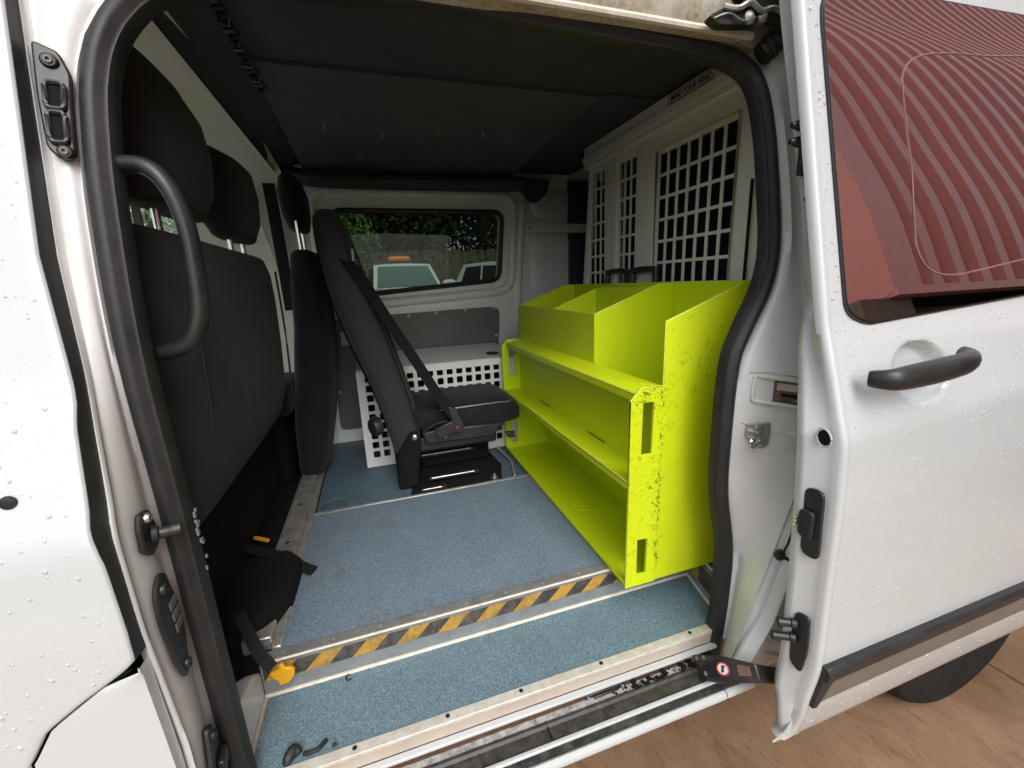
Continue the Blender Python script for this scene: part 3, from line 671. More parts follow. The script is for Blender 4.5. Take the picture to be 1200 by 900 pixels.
# seams of the pressed step above the rail pocket
def on_c(fx, z, out=0.0):
    r_ = min(crow, key=lambda q: abs(q[0][2]-z)); P = [Vector(q) for q in r_[2:11]]
    x = P[0].x+(P[-1].x-P[0].x)*fx; y = lerp([q.x for q in P], [q.y for q in P], x)
    if fx < 0: y = P[0].y+.01*fx
    return Vector((x-out*.35, y-out, z))
for z, d in ((1.136, .004), (1.030, -.008)):
    vp('pressed_step', MB().tube(catmull([on_c(fx, z+d*math.sin(fx*3)-.02*fx, .001) for fx in (.02, .2, .4, .6, .8, .97)], 3), .0022, 6), 'jamb', cp)
pk = vp('rail_pocket', MB().tube([on_c(fx, z, .002) for fx, z in roundpoly([(.11, 1.076), (.99, 1.058), (.99, 1.109), (.11, 1.128)], .02, 4)], .0045, 8, True), 'jamb')
def cgrid(f0, f1, zf0, zf1, out):
    return MB().rows([[on_c(f0+(f1-f0)*i/8, zf0(f0+(f1-f0)*i/8)+(zf1(f0+(f1-f0)*i/8)-zf0(f0+(f1-f0)*i/8))*j/2, out) for i in range(9)] for j in range(3)])
lo, hi = (lambda f: 1.079-.018*f), (lambda f: 1.127-.020*f)
vp('pocket_recess', cgrid(.13, .98, lo, hi, .0022), 'rust', pk)
vp('pocket_flap', cgrid(.13, .40, lo, hi, .0032), 'jamb', pk)
vp('rail_end', cgrid(.44, .98, lambda f: hi(f)-.020, lambda f: hi(f)-.006, .0048), 'beigeface', pk)
vp('rail_end', cgrid(.42, .98, lambda f: lo(f)+.006, lambda f: lo(f)+.012, .0060), 'chrome', pk)
vp('rail_gap', cgrid(.50, .90, lambda f: lo(f)+.016, lambda f: hi(f)-.026, .0036), 'void', pk)
sk = vp('door_striker', MB().prism([on_c(fx, z, .002) for fx, z in roundpoly([(.08, 1.028), (.42, 1.030), (.44, .985), (.36, .975), (.18, .980), (.06, 1.004)], .012, 3)], (-.002, -.006, 0)), 'steel', bevel=.0015)
vp('striker_loop', MB().tube(catmull([on_c(.32, 1.004, .004), on_c(.16, 1.006, .026), on_c(.0, 1.008, .046), on_c(-.03, 1.000, .047), on_c(.03, .992, .044), on_c(.18, .989, .026), on_c(.34, .988, .004)], 4), .0042, 8), 'chrome', sk)
vp('bolt', MB().lathe(on_c(.24, 1.017, .008), (-.4,-1,0), [(.009, 0), (.009, .003), (.005, .004), (.004, .002)], 12), 'steel', sk)
vp('hinge_cable', MB().tube(catmull([(.805, .566, .93), (.792, .562, .86), (.772, .562, .80), (.755, .562, .765)], 4), .0022, 6), 'plastic')
kn = vp('cable_clip', MB().lathe((.752, .572, .757), (0,-1,-.1), [(.011, 0), (.012, .008), (.008, .013), (.004, .015)], 12), 'plastic')
vp('clip_tail', MB().tube([(.752, .560, .757), (.764, .552, .750), (.768, .550, .746)], .004, 8), 'plastic', kn)
# rubber bump stop and the upper hinge gear
bs = vp('bump_stop', MB().lathe((.764, .735, 1.737), (.60, -.35, .55), [(.020, 0), (.022, .006), (.018, .010), (.022, .015), (.022, .021), (.018, .025), (.021, .030), (.019, .038), (.012, .040), (.013, .050), (.010, .056)], 18), 'rubber')
ug = vp('upper_hinge', MB().prism([(x, .715, z) for x, z in roundpoly([(.605, 1.762), (.630, 1.752), (.668, 1.756), (.71, 1.762), (.745, 1.796), (.70, 1.80), (.65, 1.786)], .008, 3)], (0, -.016, .002)), 'plastic', bevel=.003)
vp('hinge_arm', MB().tube(catmull([(.635, .698, 1.781), (.66, .692, 1.778), (.685, .690, 1.789), (.71, .690, 1.780), (.735, .688, 1.786), (.76, .685, 1.778)], 4), .0048, 8), 'steel', ug)
vp('hinge_cable', MB().tube(catmull([(.615, .697, 1.760), (.645, .694, 1.770), (.675, .693, 1.762), (.70, .692, 1.770)], 4), .0016, 6), 'steel', ug)
for x, z in ((.690, 1.770), (.72, 1.776)): vp('roller', MB().lathe((x, .70, z), (0,-1,0), [(.010, 0), (.011, .006), (.006, .010), (.003, .012)], 12), 'alu_dark', ug)
vp('hinge_cover', MB().prism([(x, .69, z) for x, z in roundpoly([(.65, 1.796), (.70, 1.83), (.80, 1.84), (.797, 1.79), (.790, 1.742), (.782, 1.741), (.772, 1.766), (.73, 1.768), (.70, 1.778)], .008, 3)], (0, .014, 0)), 'plastic', ug, bevel=.004)
vp('gutter_patch', MB().prism([(.705, .737, 1.758), (.745, .737, 1.748), (.80, .722, 1.776), (.775, .718, 1.80), (.735, .722, 1.79)], (0, .008, 0)), 'alu_dark', ug, bevel=.006)

# ------------------------------------------------------------------ door arm
at_, ab_ = [(.617, .645, .478), (.648, .605, .505), (.697, .55, .518), (.749, .498, .532)], [(.603, .600, .462), (.634, .573, .470), (.689, .528, .498), (.731, .480, .527)]
_c = Vector((0, 0, 1.33))
at_ = [tuple(_c+(Vector(p)-_c)*k) for p, k in zip(at_, (1, .95, .94, 1.07))]; ab_ = [tuple(_c+(Vector(p)-_c)*k) for p, k in zip(ab_, (1, .96, .95, 1.08))]
at_[3] = tuple(Vector(at_[3])+(Vector(at_[3])-Vector(at_[2])).normalized()*.07); ab_[3] = tuple(Vector(ab_[3])+(Vector(at_[3])-Vector(at_[2])).normalized()*.075)
am = vp('door_arm', MB().rows([[t_, b_, (b_[0]+.002, b_[1]+.002, b_[2]-.011), (t_[0]+.002, t_[1]+.002, t_[2]-.011)] for t_, b_ in zip(at_, ab_)], True, True), 'plastic', bevel=.003)
def onarm(k, q, up=0):
    k3 = k*3; i = min(2, int(k3)); f = k3-i
    if k3 > 2: f *= .5
    a_ = Vector(at_[i]).lerp(Vector(at_[i+1]), f); b_ = Vector(ab_[i]).lerp(Vector(ab_[i+1]), f)
    nn = (Vector(at_[i+1])-Vector(at_[i])).cross(b_-a_).normalized()
    if nn.z < 0: nn = -nn
    return a_.lerp(b_, q)+nn*up
vp('arm_plate', MB().rows([[onarm(k, q, .0012) for q in (.08, .5, .88)] for k in frange(.02, .62, 8)]), 'plastic', am)
for k, q in ((.06, .2), (.16, .15), (.12, .78)): vp('rivet', MB().lathe(onarm(k, q, .001), onarm(k, q, 1)-onarm(k, q, 0), [(.005, 0), (.005, .002), (.002, .004)], 10), 'steel', am)
du, dv_ = (onarm(.5, .5)-onarm(.36, .5)).normalized(), (onarm(.4, .9)-onarm(.4, .1)).normalized()
dc = onarm(.37, .52, .0022); dn_ = (onarm(.37, .5, 1)-onarm(.37, .5, 0))
vp('warning_disc', MB().lathe(dc, dn_, [(.0125, 0), (.0125, .0006)], 24), 'labelwhite', am)
vp('warning_ring', MB().tube([dc+dn_*.0008+du*.0115*math.cos(a)+dv_*.0115*math.sin(a) for a in frange(0, 2*math.pi, 24)[:-1]], .0014, 6, True), 'redink', am)
vp('warning_mark', MB().prism([dc+dn_*.0007+du*a+dv_*b for a, b in ((-.005, .007), (.001, .006), (.002, -.002), (.006, -.006), (-.002, -.007), (-.003, .001))], dn_*.0004), 'ink', am)
vp('arm_sticker', MB().rows([[onarm(k, q, .0022) for q in (.25, .75)] for k in (.50, .56, .61)]), 'rust', am)

# ------------------------------------------------------------------ sliding door
DX = .70
def skin_y(x, z):
    zz_ = z-.075*(x-DX)*max(0, min(1, (1.26-z)/.05))*max(0, min(1, (z-.70)/.2))
    y = yd(zz_)
    e = ((x-.900)/.062)**2+((z-1.150)/.050)**2           # finger recess behind the handle
    if e < 1.6: k = max(0, min(1, (1.25-e)/.55)); y += .026*k*k*(3-2*k)
    return y
lz = [.40, .47, .55, .62, .80, .95, 1.06, 1.20, 1.30, 1.45, 1.75, 1.9]
lyo = [.006, .020, .042, .046, .047, .050, .050, .042, .026, .022, .034, .034]
lx = [-.002, -.022, -.020, -.022, -.022, -.024, -.026, -.004, .016, .024, .030, .03]
dz_ = [.418, .424, .43, .436, .445, .46]+frange(.475, 1.02, 32)+frange(1.03, 1.26, 46)+frange(1.275, 1.90, 36)
rows = []
rx = lambda z: DX+lerp([.418, .43, .47, .54, .62], [-.012, .0, .002, -.004, -.0], z)
for z in dz_:
    e = rx(z); y0 = yd(z); yo_ = lerp(lz, lyo, z); xo_ = lerp(lz, lx, z)
    pts = [(e+.03, y0+yo_+.03), (e+xo_+.004, y0+yo_+.016), (e+xo_, y0+yo_+.004), (e+xo_+.003, y0+yo_-.001), (e+xo_*.45, y0+yo_*.55), (e-.006, y0+.016), (e-.0055, y0+.006), (e-.001, y0+.0005), (e+.004, y0-.001), (e+.009, y0+.0005)]
    rows.append([(x, y, z) for x, y in pts]+[(e+d, skin_y(e+d, z), z) for d in [.016, .03, .05, .075]+frange(.09, .46, 44)+frange(.50, 1.35, 12)])
sdoor = vp('sliding_door', MB().rows(rows), 'paint', ang=55)
sp = lambda name, mb, mat, **k: vp(name, mb, mat, sdoor, **k)
sp('inner_panel', MB().rows([[(DX+.05, yd(z)+.05, z), (2.05, yd(z)+.05, z)] for z in frange(.45, 1.88, 30)]), 'primer')
# bottom lip with its pointed corner
sp('bottom_lip', MB().prism([(x, .458, z) for x, z in ((.652, .4365), (.668, .4415), (.681, .448), (.688, .458), (.693, .474), (.714, .476), (.72, .430), (.69, .4335), (.674, .4365))], (0, .003, 0)), 'paint')
# privacy glass bonded proud of the skin
wz0, sl_ = 1.24, (.632-.495)/(1.9-1.24)
gy = lambda z: .495+(z-1.24)*sl_
wo = roundpoly([(.742, 1.262), (.790, 1.2415), (1.25, 1.270), (2.0, 1.285), (2.0, 1.80), (1.29, 1.802), (.90, 1.786), (.735, 1.775)], [.03, .02, 0, .04, .05, 0, 0, .06], 5)
bigw = [(u+(u-1.35)*.006, v+(v-1.53)*.016) for u, v in wo]
plate('window_rubber', bigw, [], .002, lambda u, v, q: (u, gy(v)-.0022+q, v), M['rubber'], sdoor)
plate('window_pane', wo, [], .002, lambda u, v, q: (u, gy(v)-.0048+q, v), M['mirrorglass'], sdoor)
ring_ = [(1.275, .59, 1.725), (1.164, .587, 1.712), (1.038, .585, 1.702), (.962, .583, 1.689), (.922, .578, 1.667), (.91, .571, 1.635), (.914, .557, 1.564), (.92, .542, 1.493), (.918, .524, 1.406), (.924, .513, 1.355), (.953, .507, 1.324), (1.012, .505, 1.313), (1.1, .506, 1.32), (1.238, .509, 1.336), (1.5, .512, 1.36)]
vp('painted_ghost_outline', MB().tube([(p.x, gy(p.z)-.0058, p.z) for p in catmull(ring_, 5)], .0017, 5), 'ghostline', sdoor)  # raised line painting in the faint ghost image of the inner seal
# handle
hpts = catmull([(.738, .446, 1.160), (.750, .424, 1.161), (.785, .418, 1.163), (.85, .414, 1.168), (.915, .416, 1.173), (.945, .424, 1.177), (.962, .444, 1.181)], 4)
hr = [.011+.0085*math.sin(math.pi*min(1, (i+1.5)/len(hpts)))+.002*(i/len(hpts)) for i in range(len(hpts))]
hd = sp('door_handle', MB().tube(hpts, hr, 14, flat=.72, up=(0,0,1)), 'plastic', ang=60)
vp('handle_seam', MB().tube([Vector(p)+Vector((0, -.0118, -.004)) for p in hpts[6:20]], .0009, 5), 'void', hd)
# trim strip along the bottom
ts = [(.004, .632), (-.010, .632), (-.016, .626), (-.016, .606), (-.010, .600), (.004, .600)]
sp('trim_strip', MB().rows([[(x, yd(z)+dy, z) for dy, z in ts] for x in (.7055, .74, 1.2, 2.05)], True, True).prism([(.7052, yd(.63)-.0105, .632), (.7052, yd(.53)-.007, .528), (.718, yd(.53)-.0065, .524), (.732, yd(.594)-.0105, .594), (.74, yd(.6)-.0105, .606)], (0, .016, 0)), 'plastic', bevel=.0015)
sp('trim_face', MB().rows([[(x, yd(z)+dy, z) for dy, z in ((-.006, .604), (-.006, .57), (-.004, .532), (.002, .526), (.008, .526))] for x in (.716, 1.2, 2.05)]), 'greyplastic')
rp = lambda pts, r, n=4: [(u/.05, v) for u, v in roundpoly([(a*.05, b) for a, b in pts], r, n)]
# hardware on the leading edge
def edge_pt(z, fy=.5, out=0):
    return Vector((DX+lerp(lz, lx, z)*.6-out, yd(z)+lerp(lz, lyo, z)*fy, z))
def edge_plate(name, pts, th, mat, **k): return sp(name, MB().prism([edge_pt(z, fy, .001) for fy, z in pts], (-th, 0, 0)), mat, **k)
edge_plate('lock_hole', [(.42+.20*math.cos(a), 1.063+.0125*math.sin(a)) for a in frange(0, 2*math.pi, 18)[:-1]], .003, 'void')
sp('hole_rim', MB().tube([edge_pt(1.063+.015*math.sin(a), .42+.24*math.cos(a), .0035) for a in frange(0, 2*math.pi, 18)[:-1]], .0015, 6, True), 'paint')
bf = edge_plate('buffer_plate', rp([(.28, .972), (.95, .968), (.95, .842), (.25, .842)], .020, 5), .006, 'plastic', bevel=.002)
vp('buffer', MB().prism([edge_pt(z, fy, .007) for fy, z in rp([(.45, .930), (.98, .928), (1.0, .878), (.48, .874)], .010, 4)], (-.007, .002, 0)), 'rubber', bf, bevel=.003)
for k in range(3): vp('contact', MB().cyl(edge_pt(.894+.007*k, 1.05, .008), edge_pt(.894+.007*k, 1.05, .013)+Vector((-.002, .003, 0)), .002, 8), 'chrome', bf)
lp = edge_plate('guide_plate', rp([(.30, .728), (.88, .722), (.98, .66), (.92, .612), (.40, .602), (.26, .66)], .012, 4), .006, 'plastic', bevel=.002)
for zz_, L in ((.698, .032), (.668, .040)):
    vp('guide_pin', MB().lathe(edge_pt(zz_, .8, .006), (-.75, .55, -.08), [(.009, 0), (.009, .008), (.007, .010), (.008, L*.6), (.009, L*.9), (.006, L)], 12), 'plastic', lp)
ul = sp('upper_guide', MB().box(.712, .734, .583, .592, 1.488, 1.592), 'plastic', bevel=.003)
for zz_ in (1.565, 1.54): vp('guide_finger', MB().lathe((.722, .585, zz_), (-1, .25, .05), [(.009, 0), (.010, .01), (.007, .022), (.004, .03)], 10), 'plastic', ul)
sp('lower_wedge', MB().prism([(.735, .565, 1.455), (.722, .578, 1.452), (.728, .575, 1.442), (.736, .563, 1.438)], (.004, .006, 0)), 'plastic')
sp('edge_clip', MB().box(.722, .732, .535, .548, 1.19, 1.225), 'plastic', bevel=.002)
sp('edge_clip', MB().box(.730, .737, .545, .556, 1.325, 1.345), 'plastic', bevel=.002)

# rear wheel
wc = Vector((1.575, .60, .335))
wh = vp('rear_wheel', MB().lathe(wc, (0,1,0), [(.15, .0), (.20, -.012), (.29, -.016), (.315, -.008), (.332, .012), (.338, .04), (.338, .16), (.332, .19), (.30, .21), (.15, .21)], 56), 'tyre', ang=30)
vp('rim', MB().lathe(wc, (0,1,0), [(.03, .02), (.06, .012), (.10, .03), (.13, .03), (.14, .005), (.155, -.002), (.16, .01)], 40), 'steel', wh)
vp('wheel_arch', MB().box(1.10, 2.06, .80, .82, .42, .80).box(1.10, 2.06, .56, .80, .775, .785), 'void')

# rain drops standing on the panels
def drops(name, parent, fn, n, seed, smax=.0034):
    rnd = random.Random(seed); b = MB()
    for i in range(n):
        p, nn = fn(rnd)
        if p is None: continue
        r = .0006+smax*rnd.random()**5; tx = nn.orthogonal().normalized(); ty = nn.cross(tx)
        sx, sy = r*rnd.uniform(.8, 1.2), r*rnd.uniform(.9, 1.5)
        ring = [[p+(tx*math.cos(k*math.pi/4)*sx+ty*math.sin(k*math.pi/4)*sy)*q+nn*r*h for k in range(8)] for q, h in ((1, -.1), (.85, .34), (.4, .58))]
        b.rows(ring, True); o = len(b.v)-8; b.f.append(tuple(range(o, o+8)))
    return build(name, b, M['water'], parent, kind='stuff', fix=False, ang=80)
def fd_pt(rnd):
    z = rnd.uniform(.62, 1.66); x = xe(z)-.008-.22*rnd.random(); dy = (yb(z+.01)-yb(z-.01))/.02
    return Vector((x, yb(z), z)), Vector((0, -1, dy)).normalized()
drops('rain_drops', fd, fd_pt, 1100, 3, .0026)
def sd_pt(rnd):
    z = rnd.uniform(.45, 1.24) if rnd.random() < .72 else rnd.uniform(1.06, 1.24); x = DX+.012+.85*rnd.random()
    dy = (skin_y(x, z+.01)-skin_y(x, z-.01))/.02
    return Vector((x, skin_y(x, z), z)), Vector((0, -1, dy)).normalized()
drops('rain_drops', sdoor, sd_pt, 2600, 5, .0018)
def sw_pt(rnd):
    z = rnd.uniform(1.25, 1.80); x = .712+.022*rnd.random()
    return Vector((x, yd(z)-.0005, z)), Vector((0, -1, .2)).normalized()
drops('rain_drops', sdoor, sw_pt, 90, 6)

# ------------------------------------------------------------------ mesh bulkhead
BX = .93
bh = thing('mesh_bulkhead', 'cream steel bulkhead with square mesh panels behind the lime storage rack', 'bulkhead', (BX, 1.3, .58))
bp = lambda u, v, q: (BX+q, u, v)
def bpart(name, mb, mat, parent=None, **k): return build(name, mb, M[mat], parent or bh, **k)
fr = [rrect(.925, 1.262, .62, 1.725, .004, 1), [(1.363, .62), (1.49, .62), (1.49, 1.752), (1.363, 1.735)], [(1.565, .62), (1.79, .62), (1.685, 1.765), (1.585, 1.765)]]
plate('frame', [(.80, .585), (1.845, .585), (1.835, .70), (1.705, 1.795), (.985, 1.80), (.80, 1.80)], fr, .022, bp, M['cream'], bh, .002)
def grille(u0, u1, v0, v1, nu, nv, name, left=None, bar=.009):
    holes = []
    cu, cv = (u1-u0)/nu, (v1-v0)/nv
    for i in range(nu):
        for j in range(nv):
            a, b, c, d = u0+i*cu+bar/2, u0+(i+1)*cu-bar/2, v0+j*cv+bar/2, v0+(j+1)*cv-bar/2
            if left:
                lim = left((c+d)/2)-bar
                if a > lim-.008: continue
                lt_, lb_ = left(d)-bar, left(c)-bar
                holes.append([(a, c), (min(b, lb_), c), (min(b, lt_), d), (a, d)]); continue
            holes.append([(a, c), (b, c), (b, d), (a, d)])
    outer = [(u0-.012, v0-.012), (u1+.012, v0-.012), (u1+.012, v1+.012), (u0-.012, v1+.012)] if not left else [(u0-.012, v0-.012), (left(v0)+.006, v0-.012), (left(v1)+.006, v1+.012), (u0-.012, v1+.012)]
    return plate(name, outer, holes, .004, lambda u, v, q: (BX-.005+q, u, v), M['cream'], bh)
grille(.935, 1.252, .64, 1.712, 7, 16, 'mesh_panel'); grille(1.370, 1.484, .64, 1.742, 3, 17, 'mesh_panel')
grille(1.575, 1.79, .64, 1.752, 5, 17, 'mesh_panel', left=lambda v: 1.79-(v-.62)*.0917)
tr_ = bpart('top_rail', MB().box(BX-.030, BX-.011, .93, 1.73, 1.795, 1.822).box(BX-.022, BX-.011, .93, 1.73, 1.822, 1.858).box(BX-.026, BX-.011, .90, 1.72, 1.775, 1.795), 'cream', bevel=.002)
bpart('upright', MB().box(BX-.014, BX-.011, 1.262, 1.362, .60, 1.775), 'cream', bevel=.003)
bpart('upright', MB().box(BX-.014, BX-.011, 1.495, 1.56, .60, 1.768), 'cream', bevel=.003)
bpart('upright', MB().box(BX-.014, BX-.011, .835, .915, .60, 1.765), 'cream', bevel=.003)
bpart('mesh_border', MB().tube([(BX-.012, 1.256, 1.72), (BX-.012, .93, 1.72), (BX-.012, .93, .64), (BX-.012, 1.256, .64)], .004, 6, True), 'cream')
# warning sign on the top rail
sx0, sx1, sz0, sz1 = 1.015, 1.195, 1.826, 1.8535
tsg = bpart('warning_label', MB().box(BX-.0235, BX-.022, sx0, sx1, sz0, sz1), 'labelwhite', tr_)
b = MB()
for a, c, e, g_ in ((sx0, sx1, sz1-.0018, sz1), (sx0, sx1, sz0, sz0+.0018), (sx0, sx0+.0018, sz0+.0018, sz1-.0018), (sx1-.0018, sx1, sz0+.0018, sz1-.0018)): b.box(BX-.0241, BX-.0236, a, c, e, g_)
bpart('label_border', b, 'ink', tr_)
text('label_lettering', 'MIND YOUR HEAD', .022, lambda u, v, q: (BX-.0239+q, (sx0+sx1)/2-u, (sz0+sz1)/2+v), M['ink'], tr_, .12, .0004, .158)
# pale cover and black channel at the near end of the bulkhead
vp('cover_channel', MB().box(BX-.034, BX-.028, .856, .861, 1.15, 1.55), 'void')
vp('added_dark_backing', MB().box(1.42, 1.44, .7, 2.2, .58, 1.9), 'lining')  # added dark sheet standing in for the unlit cargo space behind the mesh

# ------------------------------------------------------------------ lime storage rack
sr = thing('storage_rack', 'lime yellow metal storage rack with sloped bins and open shelves against the bulkhead', 'storage rack', (.70, 1.27, .58))
def sp2(name, mb, mat='lime', parent=None, **k): return build(name, mb, M[mat], parent or sr, **k)
Y0, Y1, XF, XB, XS = .780, 1.762, .522, .876, .607
zb = .583
side = [(XF, zb), (.800, zb), (.808, .72), (XB, .74), (XB, 1.314), (.826, 1.312), (XS, 1.233), (XS, 1.091), (.548, 1.091), (XF, 1.064)]
slots = [[(.552, .931), (.581, .931), (.583, 1.057), (.554, 1.057)], [(.550, .613), (.577, .611), (.579, .710), (.550, .712)]]
plate('end_panel', side, slots, .0045, lambda u, v, q: (u, Y0+q, v), M['limescuff'], sr, .0006, label='scuffed near end panel with two slots')
sp2('end_flange', MB().prism([(XF, Y0-.0035, zb), (XS, Y0-.0035, zb), (XS, Y0-.0035, 1.091), (.548, Y0-.0035, 1.091), (XF, Y0-.0035, 1.064)], (0, .001, 0))) if False else None
plate('end_flange', [(XF, zb), (XS-.002, zb), (XS-.002, 1.0895), (.548, 1.0895), (XF, 1.063)], slots, .003, lambda u, v, q: (u, Y0-.0045+q, v), M['limescuff'], sr, .0006)
fs = [(XF, zb), (XB, zb), (XB, 1.314), (.826, 1.312), (XS, 1.233), (XS, 1.091), (.548, 1.091), (XF, 1.064)]
plate('end_panel', fs, slots, .0045, lambda u, v, q: (u, Y1+q, v), M['lime'], sr, .0006)
sp2('back_panel', MB().box(XB-.004, XB, Y0, Y1, .745, 1.314).box(.80, .804, Y0+.003, Y1, zb, .745))
sp2('base_shelf', MB().box(XF, .80, Y0+.003, Y1-.003, zb-.001, zb+.003).box(XF, XF+.003, Y0+.003, Y1-.003, zb-.001, zb+.014), bevel=.0008)
sp2('shelf', MB().box(XF, XS, Y0+.003, Y1-.003, .862, .866).box(XF, XF+.003, Y0+.003, Y1-.003, .848, .867), bevel=.0008, label='middle shelf with a folded front lip')
sp2('shelf', MB().prism([(.543, Y0+.003, 1.076), (XS, Y0+.003, 1.091), (XS, Y0+.003, 1.087), (.543, Y0+.003, 1.072)], (0, Y1-Y0-.006, 0)).box(.5405, .544, Y0+.003, Y1-.003, 1.058, 1.0765), bevel=.0008, label='narrow sloping top shelf with a folded front lip')
sp2('shelf_back', MB().box(XS-.004, XS-.001, Y0+.003, Y1-.003, .866, 1.087))
sp2('shelf_back', MB().prism([(.735, Y0+.003, zb+.003), (.738, Y0+.003, zb+.003), (XS+.003, Y0+.003, .862), (XS, Y0+.003, .862)], (0, Y1-Y0-.006, 0)), label='sloping back of the bottom compartment')
for y in (1.02, 1.42): sp2('weld_seam', MB().tube([(XS-.006, y, .868), (XS-.006, y+.10, .868)], .0012, 5), 'ink')
sp2('bin_floor', MB().box(XS, XB-.005, Y0+.003, Y1-.003, .98, .983))
sp2('bin_front', MB().box(XS-.0015, XS+.0015, 1.092, Y1-.003, .983, 1.2335), bevel=.0006)
dv = [(XS, .983), (XB-.005, .983), (XB-.005, 1.312), (.826, 1.311), (XS, 1.233)]
plate('divider', dv, [], .003, lambda u, v, q: (u, 1.092+q, v), M['lime'], sr, .0005, label='divider beside the open bin')
plate('divider', [(XS+.002, .983), (.79, .983), (.79, 1.300), (XS+.002, 1.232)], [], .003, lambda u, v, q: (u, 1.413+q, v), M['lime'], sr, .0005, label='divider in the middle of the closed bins')
sp2('pocket_panel', MB().box(.787, .790, 1.097, 1.414, .983, 1.303).box(.790, XB-.005, 1.097, 1.414, 1.3005, 1.3035), bevel=.0005)
for nm, pts in (('edge_strip', [(XS, Y0-.0005, 1.234), (.826, Y0-.0005, 1.313), (XB, Y0-.0005, 1.315)]), ('edge_strip', [(XS, 1.092, 1.234), (.826, 1.092, 1.312)]), ('edge_strip', [(XS, 1.092, 1.2345), (XS, Y1, 1.2345)]), ('edge_strip', [(XF-.0005, Y0-.004, zb), (XF-.0005, Y0-.004, 1.064), (.548, Y0-.004, 1.0915), (XS, Y0-.004, 1.0915), (XS-.001, Y0-.001, 1.234)]), ('edge_strip', [(.5415, Y0, 1.077), (.5415, Y1, 1.077)]), ('edge_strip', [(XF-.0003, Y0, .867), (XF-.0003, Y1, .867)])):
    sp2(nm, MB().tube(pts, .0019, 6), 'limeedge')
text('stamped_mark', 'E17', .055, lambda u, v, q: (.600+v*.9+.2*u, 1.17-u, zb+.0035+q*3), M['lime'], sr, .1, .002)

# black folding handle standing up behind the rack
hh = thing('trolley_handle', 'black tubular folding handle sticking up between rack and bulkhead', 'handle', (.893, 1.35, .60))
for a, c in ((1.205, 1.335), (1.375, 1.505)):
    build('grip', MB().tube(catmull([(.893, a, .60), (.893, a, 1.30), (.893, a+.004, 1.345), (.893, a+.020, 1.357), (.893, c-.020, 1.357), (.893, c-.004, 1.345), (.893, c, 1.30), (.893, c, .60)], 3), .010, 10), M['plastic'], hh)
build('hinge_block', MB().box(.881, .905, 1.330, 1.380, 1.27, 1.36), M['plastic'], hh, .006)

# ------------------------------------------------------------------ white perforated locker behind the single seat
lk = thing('perforated_locker', 'white perforated steel locker against the far wall behind the single seat', 'locker', (.25, 2.0, .58))
LX0, LX1, LY, LT = -.09, .60, 1.81, 1.005
holes = []
for i in range(15):
    for j in range(9):
        u = LX0+.030+i*.0425; v = .62+j*.0415
        if v > .60: holes.append(rrect(u, u+.027, v, v+.029, .004, 2))
plate('front_panel', [(LX0, .578), (LX1, .578), (LX1, LT-.004), (LX0, LT-.012)], holes, .003, lambda u, v, q: (u, LY+q, v), M['locker'], lk)
build('top_panel', MB().rows([[(x, y, z) for x in (LX0, LX1)] for y, z in ((LY-.001, LT-.03), (LY-.001, LT-.008), (LY+.006, LT), (2.15, LT+.022), (2.15, LT+.018))]), M['locker'], lk)
build('side_panel', MB().box(LX0-.002, LX0+.001, LY+.002, 2.15, .578, LT-.006), M['locker'], lk)
build('grommet', MB().lathe((.515, 1.90, LT+.0065), (0,-.06,1), [(.030, 0), (.031, .003), (.024, .004), (.023, .001)], 24), M['plastic'], lk)
build('locker_back', MB().box(LX0+.004, LX1, 2.10, 2.11, .578, LT), M['void'], lk)
for x, y, r in ((.05, 1.9, .05), (.2, 1.92, .07), (.38, 1.9, .06)): build('stored_box', MB().box(x-r, x+r, y-.03, y+.08, .58, .70+r*2), M['greyplastic'], lk, .006)

# ------------------------------------------------------------------ seats
def U(x, y, z): return Vector((x, y, z))
X_, Y_, Z_ = U(1,0,0), U(0,1,0), U(0,0,1)
def seat_block(secs_z, yc, e=4.2):
    return [((cx, yc, z), Y_, X_, hw_, hd_, e) for z, cx, hw_, hd_ in secs_z]
pb = thing('bench_seat', 'black fabric double bench seat seen from behind, nearest the left pillar', 'seat', (-.6, 1.23, .58))
bk = build('backrest', MB().sell(seat_block([(.93, -.385, .47, .050), (1.0, -.372, .488, .058), (1.15, -.365, .490, .060), (1.30, -.358, .482, .058), (1.385, -.352, .462, .052), (1.422, -.350, .43, .044)], 1.215, 5), 48), M['fabric'], pb, ang=60)
for yy in (.90, 1.52): build('back_seam', MB().tube(catmull([(-.329, yy, .96), (-.309, yy, 1.1), (-.301, yy, 1.25), (-.300, yy, 1.36)], 4), .0022, 5), M['fabric2'], bk)
build('back_piping', MB().tube(catmull([(-.309, 1.68, .98), (-.302, 1.688, 1.2), (-.298, 1.66, 1.40)], 4), .0035, 6), M['fabric2'], bk)
for yc, w_, zt, zb_ in ((.985, .200, 1.735, 1.478), (1.40, .180, 1.70, 1.470)):
    h = build('headrest', MB().sell(seat_block([(zb_+.02, -.335, w_*.72, .040), (zb_+.06, -.338, w_*.92, .056), (zb_+.13, -.340, w_, .062), (zb_+.19, -.342, w_*.95, .058), (zt-.035, -.344, w_*.74, .045)], yc, 2.8), 36), M['fabric'], pb, ang=60)
    for s_ in (-.06, .06): build('headrest_post', MB().cyl((-.335, yc+s_, 1.40), (-.335, yc+s_, zb_+.05), .0065, 10), M['chrome'], h)
build('seat_base', MB().box(-.80, -.40, .78, 1.68, .58, .93), M['void'], pb, .03)
build('cushion', MB().sell([((x, 1.215, .97), Y_, Z_, .47, h_, 4) for x, h_ in ((-.44, .06), (-.6, .075), (-.85, .07))], 36), M['fabric'], pb, ang=60)
ds = thing('driver_seat', 'black fabric driver seat on the far side with a narrow headrest', 'seat', (-.5, 1.93, .58))
